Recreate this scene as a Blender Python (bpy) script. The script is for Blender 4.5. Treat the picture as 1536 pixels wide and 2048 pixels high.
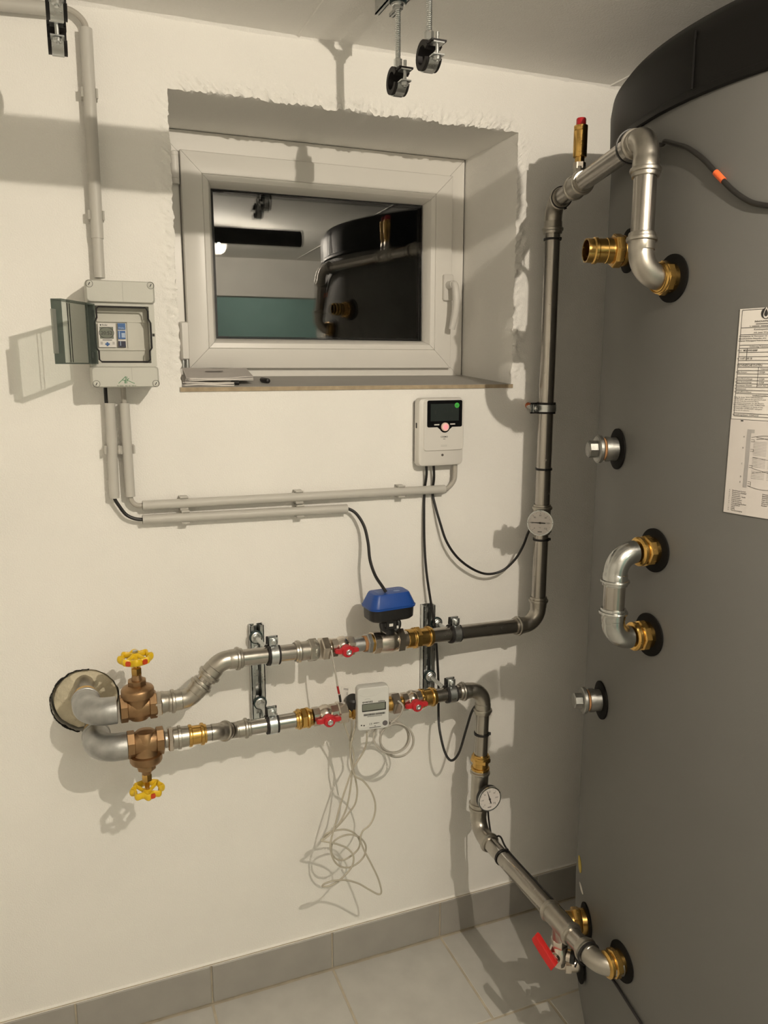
import bpy, bmesh, math, random
from mathutils import Vector, Matrix, noise
random.seed(7)
V = Vector
for o in list(bpy.data.objects): bpy.data.objects.remove(o)
scene = bpy.context.scene
COL = scene.collection

# ------------------------------------------------------------------ camera
CAM_F = 1560.0                                  # focal length in pixels of a 1536 x 2048 frame
CAM = V((0.0, -1.66, 1.496))
PITCH, YAW = math.radians(10.617), math.radians(21.679)
FW = V((math.sin(YAW)*math.cos(PITCH), math.cos(YAW)*math.cos(PITCH), -math.sin(PITCH)))
RT_ = V((math.cos(YAW), -math.sin(YAW), 0))
UP = RT_.cross(FW)
cam_d = bpy.data.cameras.new('camera')
cam = bpy.data.objects.new('camera', cam_d)
COL.objects.link(cam)
cam_d.sensor_fit = 'VERTICAL'; cam_d.sensor_height = 36.0; cam_d.sensor_width = 27.0
cam_d.lens = 36.0*CAM_F/2048.0
cam_d.clip_start = 0.02
M = Matrix.Identity(4)
for i in range(3):
    M[i][0], M[i][1], M[i][2], M[i][3] = RT_[i], UP[i], -FW[i], CAM[i]
cam.matrix_world = M
scene.camera = cam

# ------------------------------------------------------------------ world, light, exposure
LAMP = V((0.632, -1.77, 2.078))                 # centre of the ceiling lamp's glass
LAMP_POWER = 60.0                               # watts of the bulb
LAMP_STRENGTH = 900.0
world = bpy.data.worlds.new('night'); scene.world = world
world.use_nodes = True
world.node_tree.nodes['Background'].inputs[0].default_value = (0.010, 0.012, 0.016, 1)
world.node_tree.nodes['Background'].inputs[1].default_value = 0.25
scene.view_settings.view_transform = 'Standard'
scene.view_settings.look = 'None'
scene.view_settings.gamma = 1.0
scene.view_settings.use_curve_mapping = False
scene.view_settings.exposure = 0.0

# ------------------------------------------------------------------ pixel to place helpers
def ray(px, py):
    return FW + RT_*((px-768.0)/CAM_F) - UP*((py-1024.0)/CAM_F)
def P(px, py, d=0.0):                           # point at distance d in front of the window wall
    r = ray(px, py); return CAM + r*((-d-CAM.y)/r.y)
def PZ(px, py, z):                              # point at height z
    r = ray(px, py); return CAM + r*((z-CAM.z)/r.z)
TC = V((1.511, -0.685)); TR = 0.62              # tank axis and radius
def PT(px, py, off=0.0):                        # point on the tank's jacket
    r = ray(px, py); R = TR+off
    a = r.x**2+r.y**2; ox, oy = CAM.x-TC.x, CAM.y-TC.y
    b = ox*r.x+oy*r.y; c = ox*ox+oy*oy-R*R; q = max(b*b-a*c, 0)
    return CAM + r*((-b-math.sqrt(q))/a)
def TS(az, z, off=0.0):
    a = math.radians(az); return V((TC.x+(TR+off)*math.cos(a), TC.y+(TR+off)*math.sin(a), z))
def TN(az):
    a = math.radians(az); return V((math.cos(a), math.sin(a), 0))
def frame(o, x, z):                             # local frame from an origin, an x axis and a z hint
    x = V(x).normalized(); y = V(z).cross(x).normalized(); z = x.cross(y)
    m = Matrix.Identity(4)
    for i in range(3): m[i][0], m[i][1], m[i][2], m[i][3] = x[i], y[i], z[i], o[i]
    return m

# ------------------------------------------------------------------ materials
MATS = {}
def mat(name, col, rough=0.5, metal=0.0, bump=0.0, bscale=200.0, var=0.0, vscale=8.0, rvar=0.0, emit=None, estr=0.0, trans=0.0, ior=1.45, alpha=1.0, bump2=0.0, b2scale=14.0, bdist=0.001, spec=0.5, stretch=None, coat=0.0):
    if name in MATS: return MATS[name]
    m = bpy.data.materials.new(name); m.use_nodes = True
    nt = m.node_tree; b = nt.nodes['Principled BSDF']; L = nt.links
    b.inputs['Base Color'].default_value = (*col, 1)
    b.inputs['Roughness'].default_value = rough
    b.inputs['Metallic'].default_value = metal
    b.inputs['IOR'].default_value = ior
    b.inputs['Specular IOR Level'].default_value = spec
    b.inputs['Transmission Weight'].default_value = trans
    b.inputs['Alpha'].default_value = alpha
    b.inputs['Coat Weight'].default_value = coat
    if emit:
        b.inputs['Emission Color'].default_value = (*emit, 1); b.inputs['Emission Strength'].default_value = estr
    geo = nt.nodes.new('ShaderNodeNewGeometry')
    src = geo.outputs['Position']
    if stretch:
        mp = nt.nodes.new('ShaderNodeMapping'); mp.inputs['Scale'].default_value = stretch
        L.new(src, mp.inputs['Vector']); src = mp.outputs[0]
    def nz(scale, det=3.0):
        n = nt.nodes.new('ShaderNodeTexNoise'); n.inputs['Scale'].default_value = scale; n.inputs['Detail'].default_value = det
        L.new(src, n.inputs['Vector']); return n.outputs['Fac']
    if var:
        n = nz(vscale, 5.0); mr = nt.nodes.new('ShaderNodeMapRange')
        mr.inputs['From Min'].default_value = 0.3; mr.inputs['From Max'].default_value = 0.7
        mr.inputs['To Min'].default_value = 1-var; mr.inputs['To Max'].default_value = 1+var
        L.new(n, mr.inputs['Value'])
        mx = nt.nodes.new('ShaderNodeVectorMath'); mx.operation = 'SCALE'
        mx.inputs[0].default_value = col; L.new(mr.outputs[0], mx.inputs['Scale']); L.new(mx.outputs[0], b.inputs['Base Color'])
    if rvar:
        n = nz(vscale*2.3, 4.0); mr = nt.nodes.new('ShaderNodeMapRange')
        mr.inputs['To Min'].default_value = max(rough-rvar, .02); mr.inputs['To Max'].default_value = rough+rvar
        L.new(n, mr.inputs['Value']); L.new(mr.outputs[0], b.inputs['Roughness'])
    if bump or bump2:
        prev = None
        for s, st in ((b2scale, bump2), (bscale, bump)):
            if not st: continue
            bp = nt.nodes.new('ShaderNodeBump'); bp.inputs['Strength'].default_value = st; bp.inputs['Distance'].default_value = bdist
            L.new(nz(s, 6.0), bp.inputs['Height'])
            if prev: L.new(prev, bp.inputs['Normal'])
            prev = bp.outputs[0]
        L.new(prev, b.inputs['Normal'])
    MATS[name] = m; return m

m_wall = mat('white_wall_paint', (.915, .90, .86), .82, bump=.35, bscale=330, bump2=.55, b2scale=11, bdist=.004, var=.025, vscale=3.5)
m_chip = mat('chipped_plaster', (.82, .795, .745), .9, bump=.8, bscale=150, bump2=.8, b2scale=45, bdist=.006)
m_ceil = mat('white_ceiling_paint', (.90, .885, .85), .85, bump=.5, bscale=260, bump2=.5, b2scale=20, bdist=.003, var=.03, vscale=5)
m_tile = mat('grey_floor_tile', (.53, .52, .485), .42, bump=.12, bscale=240, var=.06, vscale=16, rvar=.08)
m_skirt = mat('grey_skirting_tile', (.36, .345, .315), .42, bump=.1, bscale=240, var=.05, vscale=16, rvar=.08)
m_grout = mat('sand_grout', (.50, .445, .35), .9, bump=.5, bscale=300, var=.15, vscale=25)
m_upvc = mat('white_window_plastic', (.82, .80, .755), .32, var=.01)
m_gasket = mat('black_gasket', (.012, .012, .012), .5)
m_glass = mat('window_glass', (1, 1, 1), .0, trans=1.0, ior=1.62)
m_sill = mat('grey_sill_board', (.40, .385, .36), .55, bump=.1, bscale=200, var=.04, vscale=20)
m_sillcut = mat('raw_board_edge', (.40, .32, .215), .85, bump=.6, bscale=250, var=.15, vscale=60)
m_steel = mat('press_stainless', (.43, .405, .37), .24, metal=1, rvar=.09, vscale=26, var=.07)
m_steelfit = mat('dull_stainless_fitting', (.44, .415, .37), .34, metal=1, rvar=.1, vscale=38, var=.10, bump=.05, bscale=120)
m_galv = mat('galvanised_iron', (.44, .445, .44), .44, metal=1, rvar=.1, vscale=40, var=.16, bump=.35, bscale=170, bdist=.0008)
m_zinc = mat('zinc_plated_steel', (.60, .62, .62), .30, metal=1, rvar=.1, vscale=50, var=.08)
m_nickel = mat('nickel_plated_brass', (.66, .60, .53), .22, metal=1, rvar=.08, vscale=60, var=.07)
m_brass = mat('yellow_brass', (.62, .39, .12), .24, metal=1, rvar=.1, vscale=50, var=.12)
m_redbrass = mat('cast_red_brass', (.34, .215, .115), .42, metal=1, rvar=.1, vscale=50, var=.12, bump=.3, bscale=260, bdist=.0006)
m_rubber = mat('black_rubber', (.016, .014, .014), .62)
m_black = mat('black_plastic', (.014, .013, .013), .42)
m_cable = mat('black_cable', (.012, .011, .011), .45)
m_gcable = mat('grey_cable', (.44, .415, .37), .5)
m_bcable = mat('beige_sensor_cable', (.50, .465, .385), .5)
m_conduit = mat('grey_conduit', (.53, .515, .475), .45)
m_box = mat('pale_grey_enclosure', (.55, .55, .50), .5, bump=.15, bscale=400)
m_boxin = mat('pale_grey_insert', (.56, .55, .49), .5)
m_smoke = mat('smoked_clear_plastic', (.42, .50, .47), .08, trans=1.0, ior=1.02, spec=.6)
m_white = mat('white_plastic', (.72, .70, .66), .38)
m_meter = mat('light_grey_meter_plastic', (.62, .625, .60), .42)
m_lcd = mat('grey_lcd', (.17, .185, .15), .25)
m_lcddark = mat('dark_lcd', (.030, .038, .036), .2)
m_gloss = mat('gloss_black', (.005, .005, .006), .12)
m_ink = mat('dark_ink', (.03, .028, .026), .7)
m_inkgrey = mat('grey_ink', (.22, .21, .20), .7)
m_green = mat('green_print', (.07, .22, .10), .6)
m_greensticker = mat('green_sticker', (.06, .50, .07), .5)
m_bluemod = mat('blue_module', (.035, .12, .33), .4)
m_navy = mat('navy_module', (.012, .014, .04), .4)
m_blue = mat('blue_actuator_plastic', (.010, .060, .285), .38, bump=.05, bscale=300)
m_red = mat('red_plastic', (.50, .020, .028), .38)
m_redlever = mat('red_lever_coating', (.56, .020, .018), .45)
m_yellow = mat('yellow_enamel', (.78, .52, .02), .35, var=.06, vscale=60)
m_redenamel = mat('red_enamel', (.55, .06, .015), .4)
m_tank = mat('grey_tank_jacket', (.135, .134, .126), .52, bump=.25, bscale=520, bdist=.0006, var=.015)
m_lid = mat('black_tank_lid', (.005, .0045, .004), .5, bump=.1, bscale=400, spec=.25)
m_disc = mat('black_rosette', (.006, .0056, .005), .7, spec=.12)
m_paper = mat('white_paper', (.70, .67, .63), .75)
m_paper2 = mat('grey_white_paper', (.60, .565, .54), .75)
m_dial = mat('white_dial', (.74, .70, .67), .5)
m_orange = mat('orange_tape', (.75, .13, .035), .5)
m_rustplug = mat('orange_wall_plug', (.45, .11, .03), .6)
m_foam = mat('cream_foam', (.66, .60, .45), .9, bump=.9, bscale=60, bdist=.006, var=.12, vscale=20)
m_gap = mat('black_gap', (.012, .011, .010), .9)
m_yellowst = mat('yellow_sticker', (.55, .40, .03), .5)
m_seal = mat('rusty_hemp_seal', (.34, .17, .07), .8)
m_lampglass = mat('lit_lamp_bulb', (1, .9, .75), .4, emit=(1.0, .885, .735), estr=LAMP_STRENGTH)
m_glow = mat('red_lit_button', (.85, .45, .42), .4, emit=(1.0, .10, .16), estr=.9)
m_glowbar = mat('white_key', (.75, .72, .68), .4)
m_darkpipe = mat('dark_pipe_insulation', (.03, .029, .027), .7)
m_door = mat('teal_grey_door', (.22, .36, .36), .5)

# ------------------------------------------------------------------ mesh helpers
ORG = {}
class MB:
    def __init__(s, T=None):
        s.v = []; s.f = []; s.T = T or Matrix.Identity(4)
    def add(s, vs, fs):
        k = len(s.v); s.v += [s.T @ V(p) for p in vs]; s.f += [[i+k for i in f] for f in fs]; return s
    def box(s, c, sz, R=None):
        c = V(c); h = V(sz)/2; vs = []
        for x in (-1, 1):
            for y in (-1, 1):
                for z in (-1, 1):
                    p = V((x*h.x, y*h.y, z*h.z)); vs.append(c+(R @ p if R else p))
        return s.add(vs, [(0,1,3,2),(4,6,7,5),(0,4,5,1),(2,3,7,6),(0,2,6,4),(1,5,7,3)])
    def loft(s, loops, cap=True, closed=False):
        n = len(loops[0]); vs = [p for l in loops for p in l]; fs = []
        rng = len(loops) if closed else len(loops)-1
        for a in range(rng):
            b = (a+1) % len(loops)
            for i in range(n):
                j = (i+1) % n; fs.append((a*n+i, a*n+j, b*n+j, b*n+i))
        if cap and not closed:
            fs.append(tuple(range(n))[::-1]); fs.append(tuple((len(loops)-1)*n+i for i in range(n)))
        return s.add(vs, fs)
    def lathe(s, p, d, prof, n=24, cap=True, rot=0.0, hint=None):
        p = V(p); d = V(d).normalized()
        h = V(hint) if hint else (V((0,0,1)) if abs(d.z) < .9 else V((0,1,0)))
        a = (h - d*h.dot(d)).normalized(); b = d.cross(a)
        loops = []
        for t, r in prof:
            loops.append([p+d*t+(a*math.cos(rot+2*math.pi*i/n)+b*math.sin(rot+2*math.pi*i/n))*max(r, 1e-5) for i in range(n)])
        return s.loft(loops, cap)
    def ring(s, p, d, ri, ro, t0, t1, n=32):
        p = V(p); d = V(d).normalized()
        h = V((0,0,1)) if abs(d.z) < .9 else V((0,1,0))
        a = (h-d*h.dot(d)).normalized(); b = d.cross(a); loops = []
        for t, r in ((t0, ri), (t0, ro), (t1, ro), (t1, ri)):
            loops.append([p+d*t+(a*math.cos(2*math.pi*i/n)+b*math.sin(2*math.pi*i/n))*r for i in range(n)])
        return s.loft(loops, closed=True)
    def sweep(s, pts, rad, n=12, cap=True):
        pts = [V(p) for p in pts]; m = len(pts)
        if not isinstance(rad, (list, tuple)): rad = [rad]*m
        tg = []
        for i in range(m):
            t = pts[min(i+1, m-1)]-pts[max(i-1, 0)]
            tg.append(t.normalized() if t.length > 1e-9 else (tg[-1] if tg else V((1,0,0))))
        h = V((0,0,1)) if abs(tg[0].z) < .9 else V((0,1,0))
        a = (h-tg[0]*h.dot(tg[0])).normalized(); loops = []
        for i in range(m):
            a = (a-tg[i]*a.dot(tg[i])).normalized(); b = tg[i].cross(a)
            loops.append([pts[i]+(a*math.cos(2*math.pi*k/n)+b*math.sin(2*math.pi*k/n))*rad[i] for k in range(n)])
        return s.loft(loops, cap)
    def prism(s, poly, o, ex, ey, ez):
        o, ex, ey, ez = V(o), V(ex), V(ey), V(ez); n = len(poly)
        return s.loft([[o+ex*x+ey*y for x, y in poly], [o+ex*x+ey*y+ez for x, y in poly]])
    def build(s, name, m, parent=None, label=None, smooth=True, org=None, angle=35):
        me = bpy.data.meshes.new(name)
        if parent is not None: o3 = ORG[parent]
        elif org is not None: o3 = V(org)
        else:
            xs = [p.x for p in s.v]; ys = [p.y for p in s.v]; zs = [p.z for p in s.v]
            o3 = V(((min(xs)+max(xs))/2, (min(ys)+max(ys))/2, min(zs)))
        me.from_pydata([p-o3 for p in s.v], [], s.f)
        bm = bmesh.new(); bm.from_mesh(me); bmesh.ops.recalc_face_normals(bm, faces=bm.faces); bm.to_mesh(me); bm.free()
        if smooth:
            me.polygons.foreach_set('use_smooth', [True]*len(me.polygons))
            me.set_sharp_from_angle(angle=math.radians(angle))
        me.materials.append(m)
        ob = bpy.data.objects.new(name, me); COL.objects.link(ob)
        if parent is not None: ob.parent = parent
        else: ob.location = o3
        ORG[ob] = o3
        if label: ob['label'] = label
        return ob
def tag(o, label, cat, group=None):
    o['label'] = label; o['category'] = cat
    if group: o['group'] = group
    return o
def struct(o): o['kind'] = 'structure'; return o
def thing(name, label, cat, loc, group=None):
    o = bpy.data.objects.new(name, None); COL.objects.link(o); o.location = loc; o.empty_display_size = .03
    ORG[o] = V(loc); return tag(o, label, cat, group)
def rrect(w, h, r, seg=5, cx=0, cy=0):
    pts = []
    for sx, sy, a0 in ((1, 1, 0), (-1, 1, 90), (-1, -1, 180), (1, -1, 270)):
        for k in range(seg+1):
            a = math.radians(a0+90*k/seg)
            pts.append((cx+sx*(w/2-r)+r*math.cos(a), cy+sy*(h/2-r)+r*math.sin(a)))
    return pts
def rr_loft(mb, o, ex, ey, ez, layers, seg=5):   # layers: (w, h, r, depth[, dx, dy])
    o, ex, ey, ez = V(o), V(ex), V(ey), V(ez); loops = []
    for l in layers:
        w, h, r, t = l[:4]; dx, dy = (l[4], l[5]) if len(l) > 4 else (0, 0)
        loops.append([o+ex*(x+dx)+ey*(y+dy)+ez*t for x, y in rrect(w, h, r, seg)])
    return mb.loft(loops)
def smooth_path(pts, sub=8):
    pts = [V(p) for p in pts]; out = []
    for i in range(len(pts)-1):
        p0 = pts[max(i-1, 0)]; p1 = pts[i]; p2 = pts[i+1]; p3 = pts[min(i+2, len(pts)-1)]
        for k in range(sub):
            t = k/sub
            out.append(.5*((2*p1)+(p2-p0)*t+(2*p0-5*p1+4*p2-p3)*t*t+(3*p1-p0-3*p2+p3)*t**3))
    out.append(pts[-1]); return out
def text_mb(s, size, fn, align='CENTER', bold=False, mb=None):
    c = bpy.data.curves.new('txt', 'FONT'); c.body = s; c.size = size; c.align_x = align; c.resolution_u = 2
    c.offset = .012*size if bold else 0.0
    ob = bpy.data.objects.new('txt', c); me = bpy.data.meshes.new_from_object(ob)
    mb = mb or MB(); k = len(mb.v)
    mb.v += [fn(v.co.x, v.co.y) for v in me.vertices]; mb.f += [[i+k for i in p.vertices] for p in me.polygons]
    bpy.data.objects.remove(ob); bpy.data.curves.remove(c); bpy.data.meshes.remove(me)
    return mb
def planar(o, ex, ey):
    o, ex, ey = V(o), V(ex), V(ey); return lambda x, y: o+ex*x+ey*y

# ------------------------------------------------------------------ room shell
ZC = 2.147                                       # ceiling height
XL, XR, YB = -1.20, 2.30, -2.75                   # side walls and the wall behind the camera
WX0, WX1, WZ0, WZ1 = .2125, .990, 1.4445, 2.019  # window recess in the wall
RD = .262                                        # recess depth
HC = V((-.015, 0, .806)); HR = .068              # core hole behind the two elbows

def wall_window():
    mb = MB()
    mg = .055
    x0, x1, z0, z1 = WX0-mg, WX1+mg, WZ0-.012, WZ1+mg
    hx0, hx1, hz0, hz1 = HC.x-.12, HC.x+.12, HC.z-.12, HC.z+.12
    q = lambda a, b, c, d: mb.add([(a, 0, c), (b, 0, c), (b, 0, d), (a, 0, d)], [(0, 1, 2, 3)])
    q(XL, XR, z1, ZC); q(XL, x0, z0, z1); q(x1, XR, z0, z1)
    q(XL, XR, hz1, z0); q(XL, hx0, hz0, hz1); q(hx1, XR, hz0, hz1); q(XL, XR, 0, hz0)
    # chipped rim around the recess: an open strip from the outer margin to the broken edge
    def jit(p, s): return noise.noise(V((p[0]*s, p[1]*s, 3.3)))
    def side(a, b, oa, ob, n, rough):
        rows = 12; grid = []
        for i in range(n+1):
            t = i/n
            e = (a[0]+(b[0]-a[0])*t, a[1]+(b[1]-a[1])*t); o = (oa[0]+(ob[0]-oa[0])*t, oa[1]+(ob[1]-oa[1])*t)
            fade = min(1, t*18, (1-t)*18)
            ej = rough*fade*(.004*jit(e, 60)+.0035*jit(e, 140)); col = []
            dx, dz = e[0]-o[0], e[1]-o[1]; ln = math.hypot(dx, dz)
            for k in range(rows+1):
                u = k/rows; x = o[0]+dx*u; z = o[1]+dz*u
                w = max(0, (u-.15)/.85)**1.3
                y = -rough*fade*w*(1-max(0, u-.85)*3)*(.006*(.35+jit((x, z), 70))+.005*jit((x, z), 170)+.003*jit((x+5, z), 330)) if u > 0 else 0
                sx, sz = (dx/ln*ej*u, dz/ln*ej*u)
                col.append((x+sx, y, z+sz))
            col.append((e[0]*.7+col[-1][0]*.3, .006, e[1]*.7+col[-1][2]*.3)); col.append((e[0], .014, e[1])); col.append((e[0], RD, e[1])); grid.append(col)
        m = len(grid[0]); vs = [p for c in grid for p in c]; fs = []
        for i in range(n):
            for k in range(m-1): fs.append((i*m+k, (i+1)*m+k, (i+1)*m+k+1, i*m+k+1))
        mb.add(vs, fs)
    side((WX0, WZ1), (WX1, WZ1), (x0, z1), (x1, z1), 260, 1.5)
    side((WX1, WZ1), (WX1, WZ0), (x1, z1), (x1, z0), 190, .8)
    side((WX1, WZ0), (WX0, WZ0), (x1, z0), (x0, z0), 60, .1)
    side((WX0, WZ0), (WX0, WZ1), (x0, z0), (x0, z1), 190, 1.0)
    # round core hole
    n = 48; sq = []; ci = []; cb = []
    for i in range(n):
        a = 2*math.pi*i/n; c, s_ = math.cos(a), math.sin(a); k = .12/max(abs(c), abs(s_))
        sq.append((HC.x+c*k, 0, HC.z+s_*k))
        r = HR*(1+.035*noise.noise(V((c*2.2, s_*2.2, 0)))+.02*noise.noise(V((c*7, s_*7, 4))))
        ci.append((HC.x+c*r, 0, HC.z+s_*r)); cb.append((HC.x+c*r, .05, HC.z+s_*r))
    mb.loft([sq, ci, cb], cap=False)
    mb.add(cb, [tuple(range(n))])
    o = mb.build('wall_back', m_wall, org=(0, 0, 0), angle=50)
    # the shell behind the plaster, so the recess has depth
    return struct(o)
wall_b = wall_window()
# foam plug in the core hole, part of the wall
mb = MB(); n = 40; loops = []
for r in (HR*.985, HR*.93, HR*.6, HR*.3, .004):
    loops.append([V((HC.x+.0+math.cos(2*math.pi*i/n)*r*(.985 if r > .03 else 1)+.002, .012-.018*(1-r/HR)**.5-(.010*(noise.noise(V((math.cos(2*math.pi*i/n)*r*60, math.sin(2*math.pi*i/n)*r*60, 9)))) if r < HR*.95 else -.03), HC.z+math.sin(2*math.pi*i/n)*r*.985)) for i in range(n)])
mb.loft(loops); mb.build('foam_plug', m_foam, wall_b, label='rough cream foam filling the round pipe hole')
mb = MB()
prev = None                                      # torn black sealing line round the hole
for i in range(0, 150):
    a0 = math.radians(80+i*1.5); c, s_ = math.cos(a0), math.sin(a0)
    w = .0007+.0030*max(0, noise.noise(V((c*5, s_*5, 1.7)))-.05)+.0012*max(0, noise.noise(V((c*26, s_*26, 2))))
    r = HR*(1+.035*noise.noise(V((c*2.2, s_*2.2, 0)))+.02*noise.noise(V((c*7, s_*7, 4))))+.0006*noise.noise(V((c*40, s_*40, 7)))
    cur = [V((HC.x+c*rr, y, HC.z+s_*rr)) for rr, y in ((r-w, -.0022), (r+w, -.0022), (r+w, .002), (r-w, .002))]
    if prev and not 118 < i < 122: mb.loft([prev, cur], cap=False)
    prev = cur
mb.build('seal_line', m_gap, wall_b, label='torn black sealant ring around the pipe hole', smooth=False)

struct(MB().box(((XL+XR)/2, (YB)/2, -.0512), (XR-XL, -YB+.02, .1)).build('floor', m_grout, org=(0, 0, -.11), smooth=False))
floor = bpy.data.objects['floor']
def tile_box(mb, x0, x1, y0, y1, z0, z1, bv=.0015):
    a = [V((x, y, z0)) for x, y in ((x0, y0), (x1, y0), (x1, y1), (x0, y1))]
    b = [V((x, y, z1-bv)) for x, y in ((x0, y0), (x1, y0), (x1, y1), (x0, y1))]
    c = [V((x, y, z1)) for x, y in ((x0+bv, y0+bv), (x1-bv, y0+bv), (x1-bv, y1-bv), (x0+bv, y1-bv))]
    return mb.loft([a, b, c])
gw = .0026; pitch = .3005
row = 0; y1 = -.012
rows_y = [(-.2955, -.012)] + [(-.2955-pitch*(k+1), -.2955-pitch*k) for k in range(10)]
mesh_cache = {}
for r_i, (ya, yb) in enumerate(rows_y):
    off = .5165 + (.15 if r_i % 2 else 0)
    k0 = int(math.floor((XL-off)/pitch)); k1 = int(math.ceil((XR-off)/pitch))
    for k in range(k0, k1):
        xa = max(off+k*pitch, XL)+gw; xb = min(off+(k+1)*pitch, XR)-gw
        if xb-xa < .02 or yb < YB: continue
        yy = max(ya, YB)
        key = (round(xb-xa, 4), round(yb-yy, 4))
        cx, cy = (xa+xb)/2, (yy+yb)/2
        if key not in mesh_cache:
            w, h = (xb-xa)/2, (yb-yy)/2-gw
            o = tile_box(MB(), cx-w, cx+w, cy-h, cy+h, -.012, .0).build('tile', m_tile, smooth=False, org=(cx, cy, 0))
            mesh_cache[key] = o.data
        else:
            o = bpy.data.objects.new('tile', mesh_cache[key]); COL.objects.link(o)
        o.parent = floor; o.location = V((cx, cy, 0))-ORG[floor]
# skirting tiles on the window wall
sk = struct(MB().box(((XL+XR)/2, -.004, .052), (XR-XL, .008, .104)).build('baseboard_back', m_grout, org=(0, 0, 0), smooth=False))
k = -6
while .2165+k*.2995 < XR:
    xa = max(.2165+k*.2995, XL)+.0022; xb = min(.2165+(k+1)*.2995, XR)-.0022; k += 1
    if xb-xa < .02: continue
    mb = MB(); a = [V((xa, -.004, .004)), V((xb, -.004, .004)), V((xb, -.004, .102)), V((xa, -.004, .102))]
    mb.loft([a, [p+V((0, -.0065, 0)) for p in a], [V((xa+.0015, -.012, .0055)), V((xb-.0015, -.012, .0055)), V((xb-.0015, -.012, .1005)), V((xa+.0015, -.012, .1005))]])
    mb.build('tile', m_skirt, sk, smooth=False)
MB().prism([(0, 0), (-.009, -.001), (-.005, .0015), (0, .0025)], (XL, 0, .103), (0, 1, 0), (0, 0, 1), (XR-XL, 0, 0)).build('filler_bead', m_wall, sk)

struct(MB().box(((XL+XR)/2, YB/2+.2, ZC+.05), (XR-XL+.2, -YB+.6, .1)).build('ceiling', m_ceil, org=(0, 0, ZC), smooth=False))
ceil = bpy.data.objects['ceiling']
for xj in (.475, 1.235, -.285, 1.99):            # cast ridges left by the shuttering boards
    MB().prism([(-.004, .001), (-.0015, -.0022), (.0018, -.0018), (.004, .001)], (xj, YB, ZC), (1, 0, 0), (0, 0, 1), (0, -YB, 0)).build('board_ridge', m_ceil, ceil)
mb = MB(); pts = []
for i in range(240):                             # lumpy plaster bead where wall and ceiling meet
    x = XL+(XR-XL)*i/239; s = .004+.003*noise.noise(V((x*9, 0, 0)))+.002*noise.noise(V((x*40, 0, 5)))
    pts.append([V((x, .001, ZC-.001-s*1.4)), V((x, -s*.5, ZC-s*.6)), V((x, -s*1.3, ZC+.001)), V((x, .001, ZC+.001))])
mb.loft(pts); mb.build('corner_bead', m_ceil, ceil)
struct(MB().box((XL-.05, YB/2, ZC/2), (.1, -YB, ZC)).build('wall_left', m_wall, smooth=False))
struct(MB().box((XR+.05, YB/2, ZC/2), (.1, -YB, ZC)).build('wall_right', m_wall, smooth=False))
# wall behind the camera with a doorway into an invented side room that adds soft fill
DX0, DX1, DZ = .66, 1.40, 1.92
mb = MB()
mb.box(((XL+DX0)/2, YB-.06, ZC/2), (DX0-XL, .12, ZC)); mb.box(((XR+DX1)/2, YB-.06, ZC/2), (XR-DX1, .12, ZC))
mb.box(((DX0+DX1)/2, YB-.06, (DZ+ZC)/2), (DX1-DX0, .12, ZC-DZ))
struct(mb.build('wall_front', mat('grey_back_wall_paint', (.70, .69, .65), .85, bump=.3, bscale=200), smooth=False))
mb = MB(); SY = YB-.12
mb.box(((DX0+DX1)/2, SY-1.55, ZC/2), (3.0, .1, ZC+.3)); mb.box((DX0-1.1, SY-.75, ZC/2), (.1, 1.6, ZC+.3)); mb.box((DX1+1.1, SY-.75, ZC/2), (.1, 1.6, ZC+.3))
mb.box(((DX0+DX1)/2, SY-.75, ZC+.1), (3.0, 1.7, .1)); mb.box(((DX0+DX1)/2, SY-.75, -.05), (3.0, 1.7, .1))
struct(mb.build('wall_invented_room', mat('teal_glow_tint', (.55, .72, .68), .8), smooth=False))  # invented room; its teal walls stand in for the teal glow in the pane
mb = MB(); mb.lathe((DX1-.2, SY-.8, ZC+.05), (0, 0, -1), [(0, .06), (.03, .06), (.05, .05), (.11, .03), (.12, .001)], 20)
tag(mb.build('fill_lamp', mat('fill_lamp_glow', (.7, 1, 1), .4, emit=(1.0, .97, .82), estr=80.0)), 'small added fill lamp in the invented side room', 'lamp')  # added lamp, sends soft fill through the doorway

# ------------------------------------------------------------------ window
win = bpy.data.objects.new('window_1', None); COL.objects.link(win); win.location = (.6, RD, 1.447); ORG[win] = V(win.location); struct(win)
def bar_frame(name, x0, x1, z0, z1, w, prof, m, gap=.0004):
    """four mitred bars; prof = list of (inset from outer edge, y)"""
    cx, cz = (x0+x1)/2, (z0+z1)/2
    for k in range(4):
        loops = []
        for e in (0, 1):
            l = []
            for ins, y in prof:
                a, b, c, d = x0+ins, x1-ins, z0+ins, z1-ins
                cor = [(a, c), (b, c), (b, d), (a, d)]
                p = V((cor[(k+e) % 4][0], y, cor[(k+e) % 4][1]))
                dirv = V((cor[(k+1-e) % 4][0]-p.x, 0, cor[(k+1-e) % 4][1]-p.z)).normalized()
                l.append(p+dirv*gap)
            loops.append(l)
        MB().loft(loops).build(name, m, win)
FY = RD-.006                                     # face of the fixed frame
bar_frame('window_frame', WX0+.002, WX1-.003, 1.4585, WZ1-.001, .06, [(0, FY+.06), (0, FY+.002), (.002, FY), (.0445, FY), (.0465, FY+.002), (.0465, FY+.012), (.056, FY+.012), (.056, FY+.06)], m_upvc)
SX0, SX1, SZ0, SZ1 = .2635, .945, 1.4895, 1.972
SY_ = .238
bar_frame('sash', SX0, SX1, SZ0, SZ1, .05, [(0, SY_+.022), (0, SY_+.003), (.0015, SY_+.0008), (.004, SY_), (.046, SY_), (.0472, SY_+.0012), (.0472, SY_+.05), (.01, SY_+.05), (.01, SY_+.022)], m_upvc)
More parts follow.
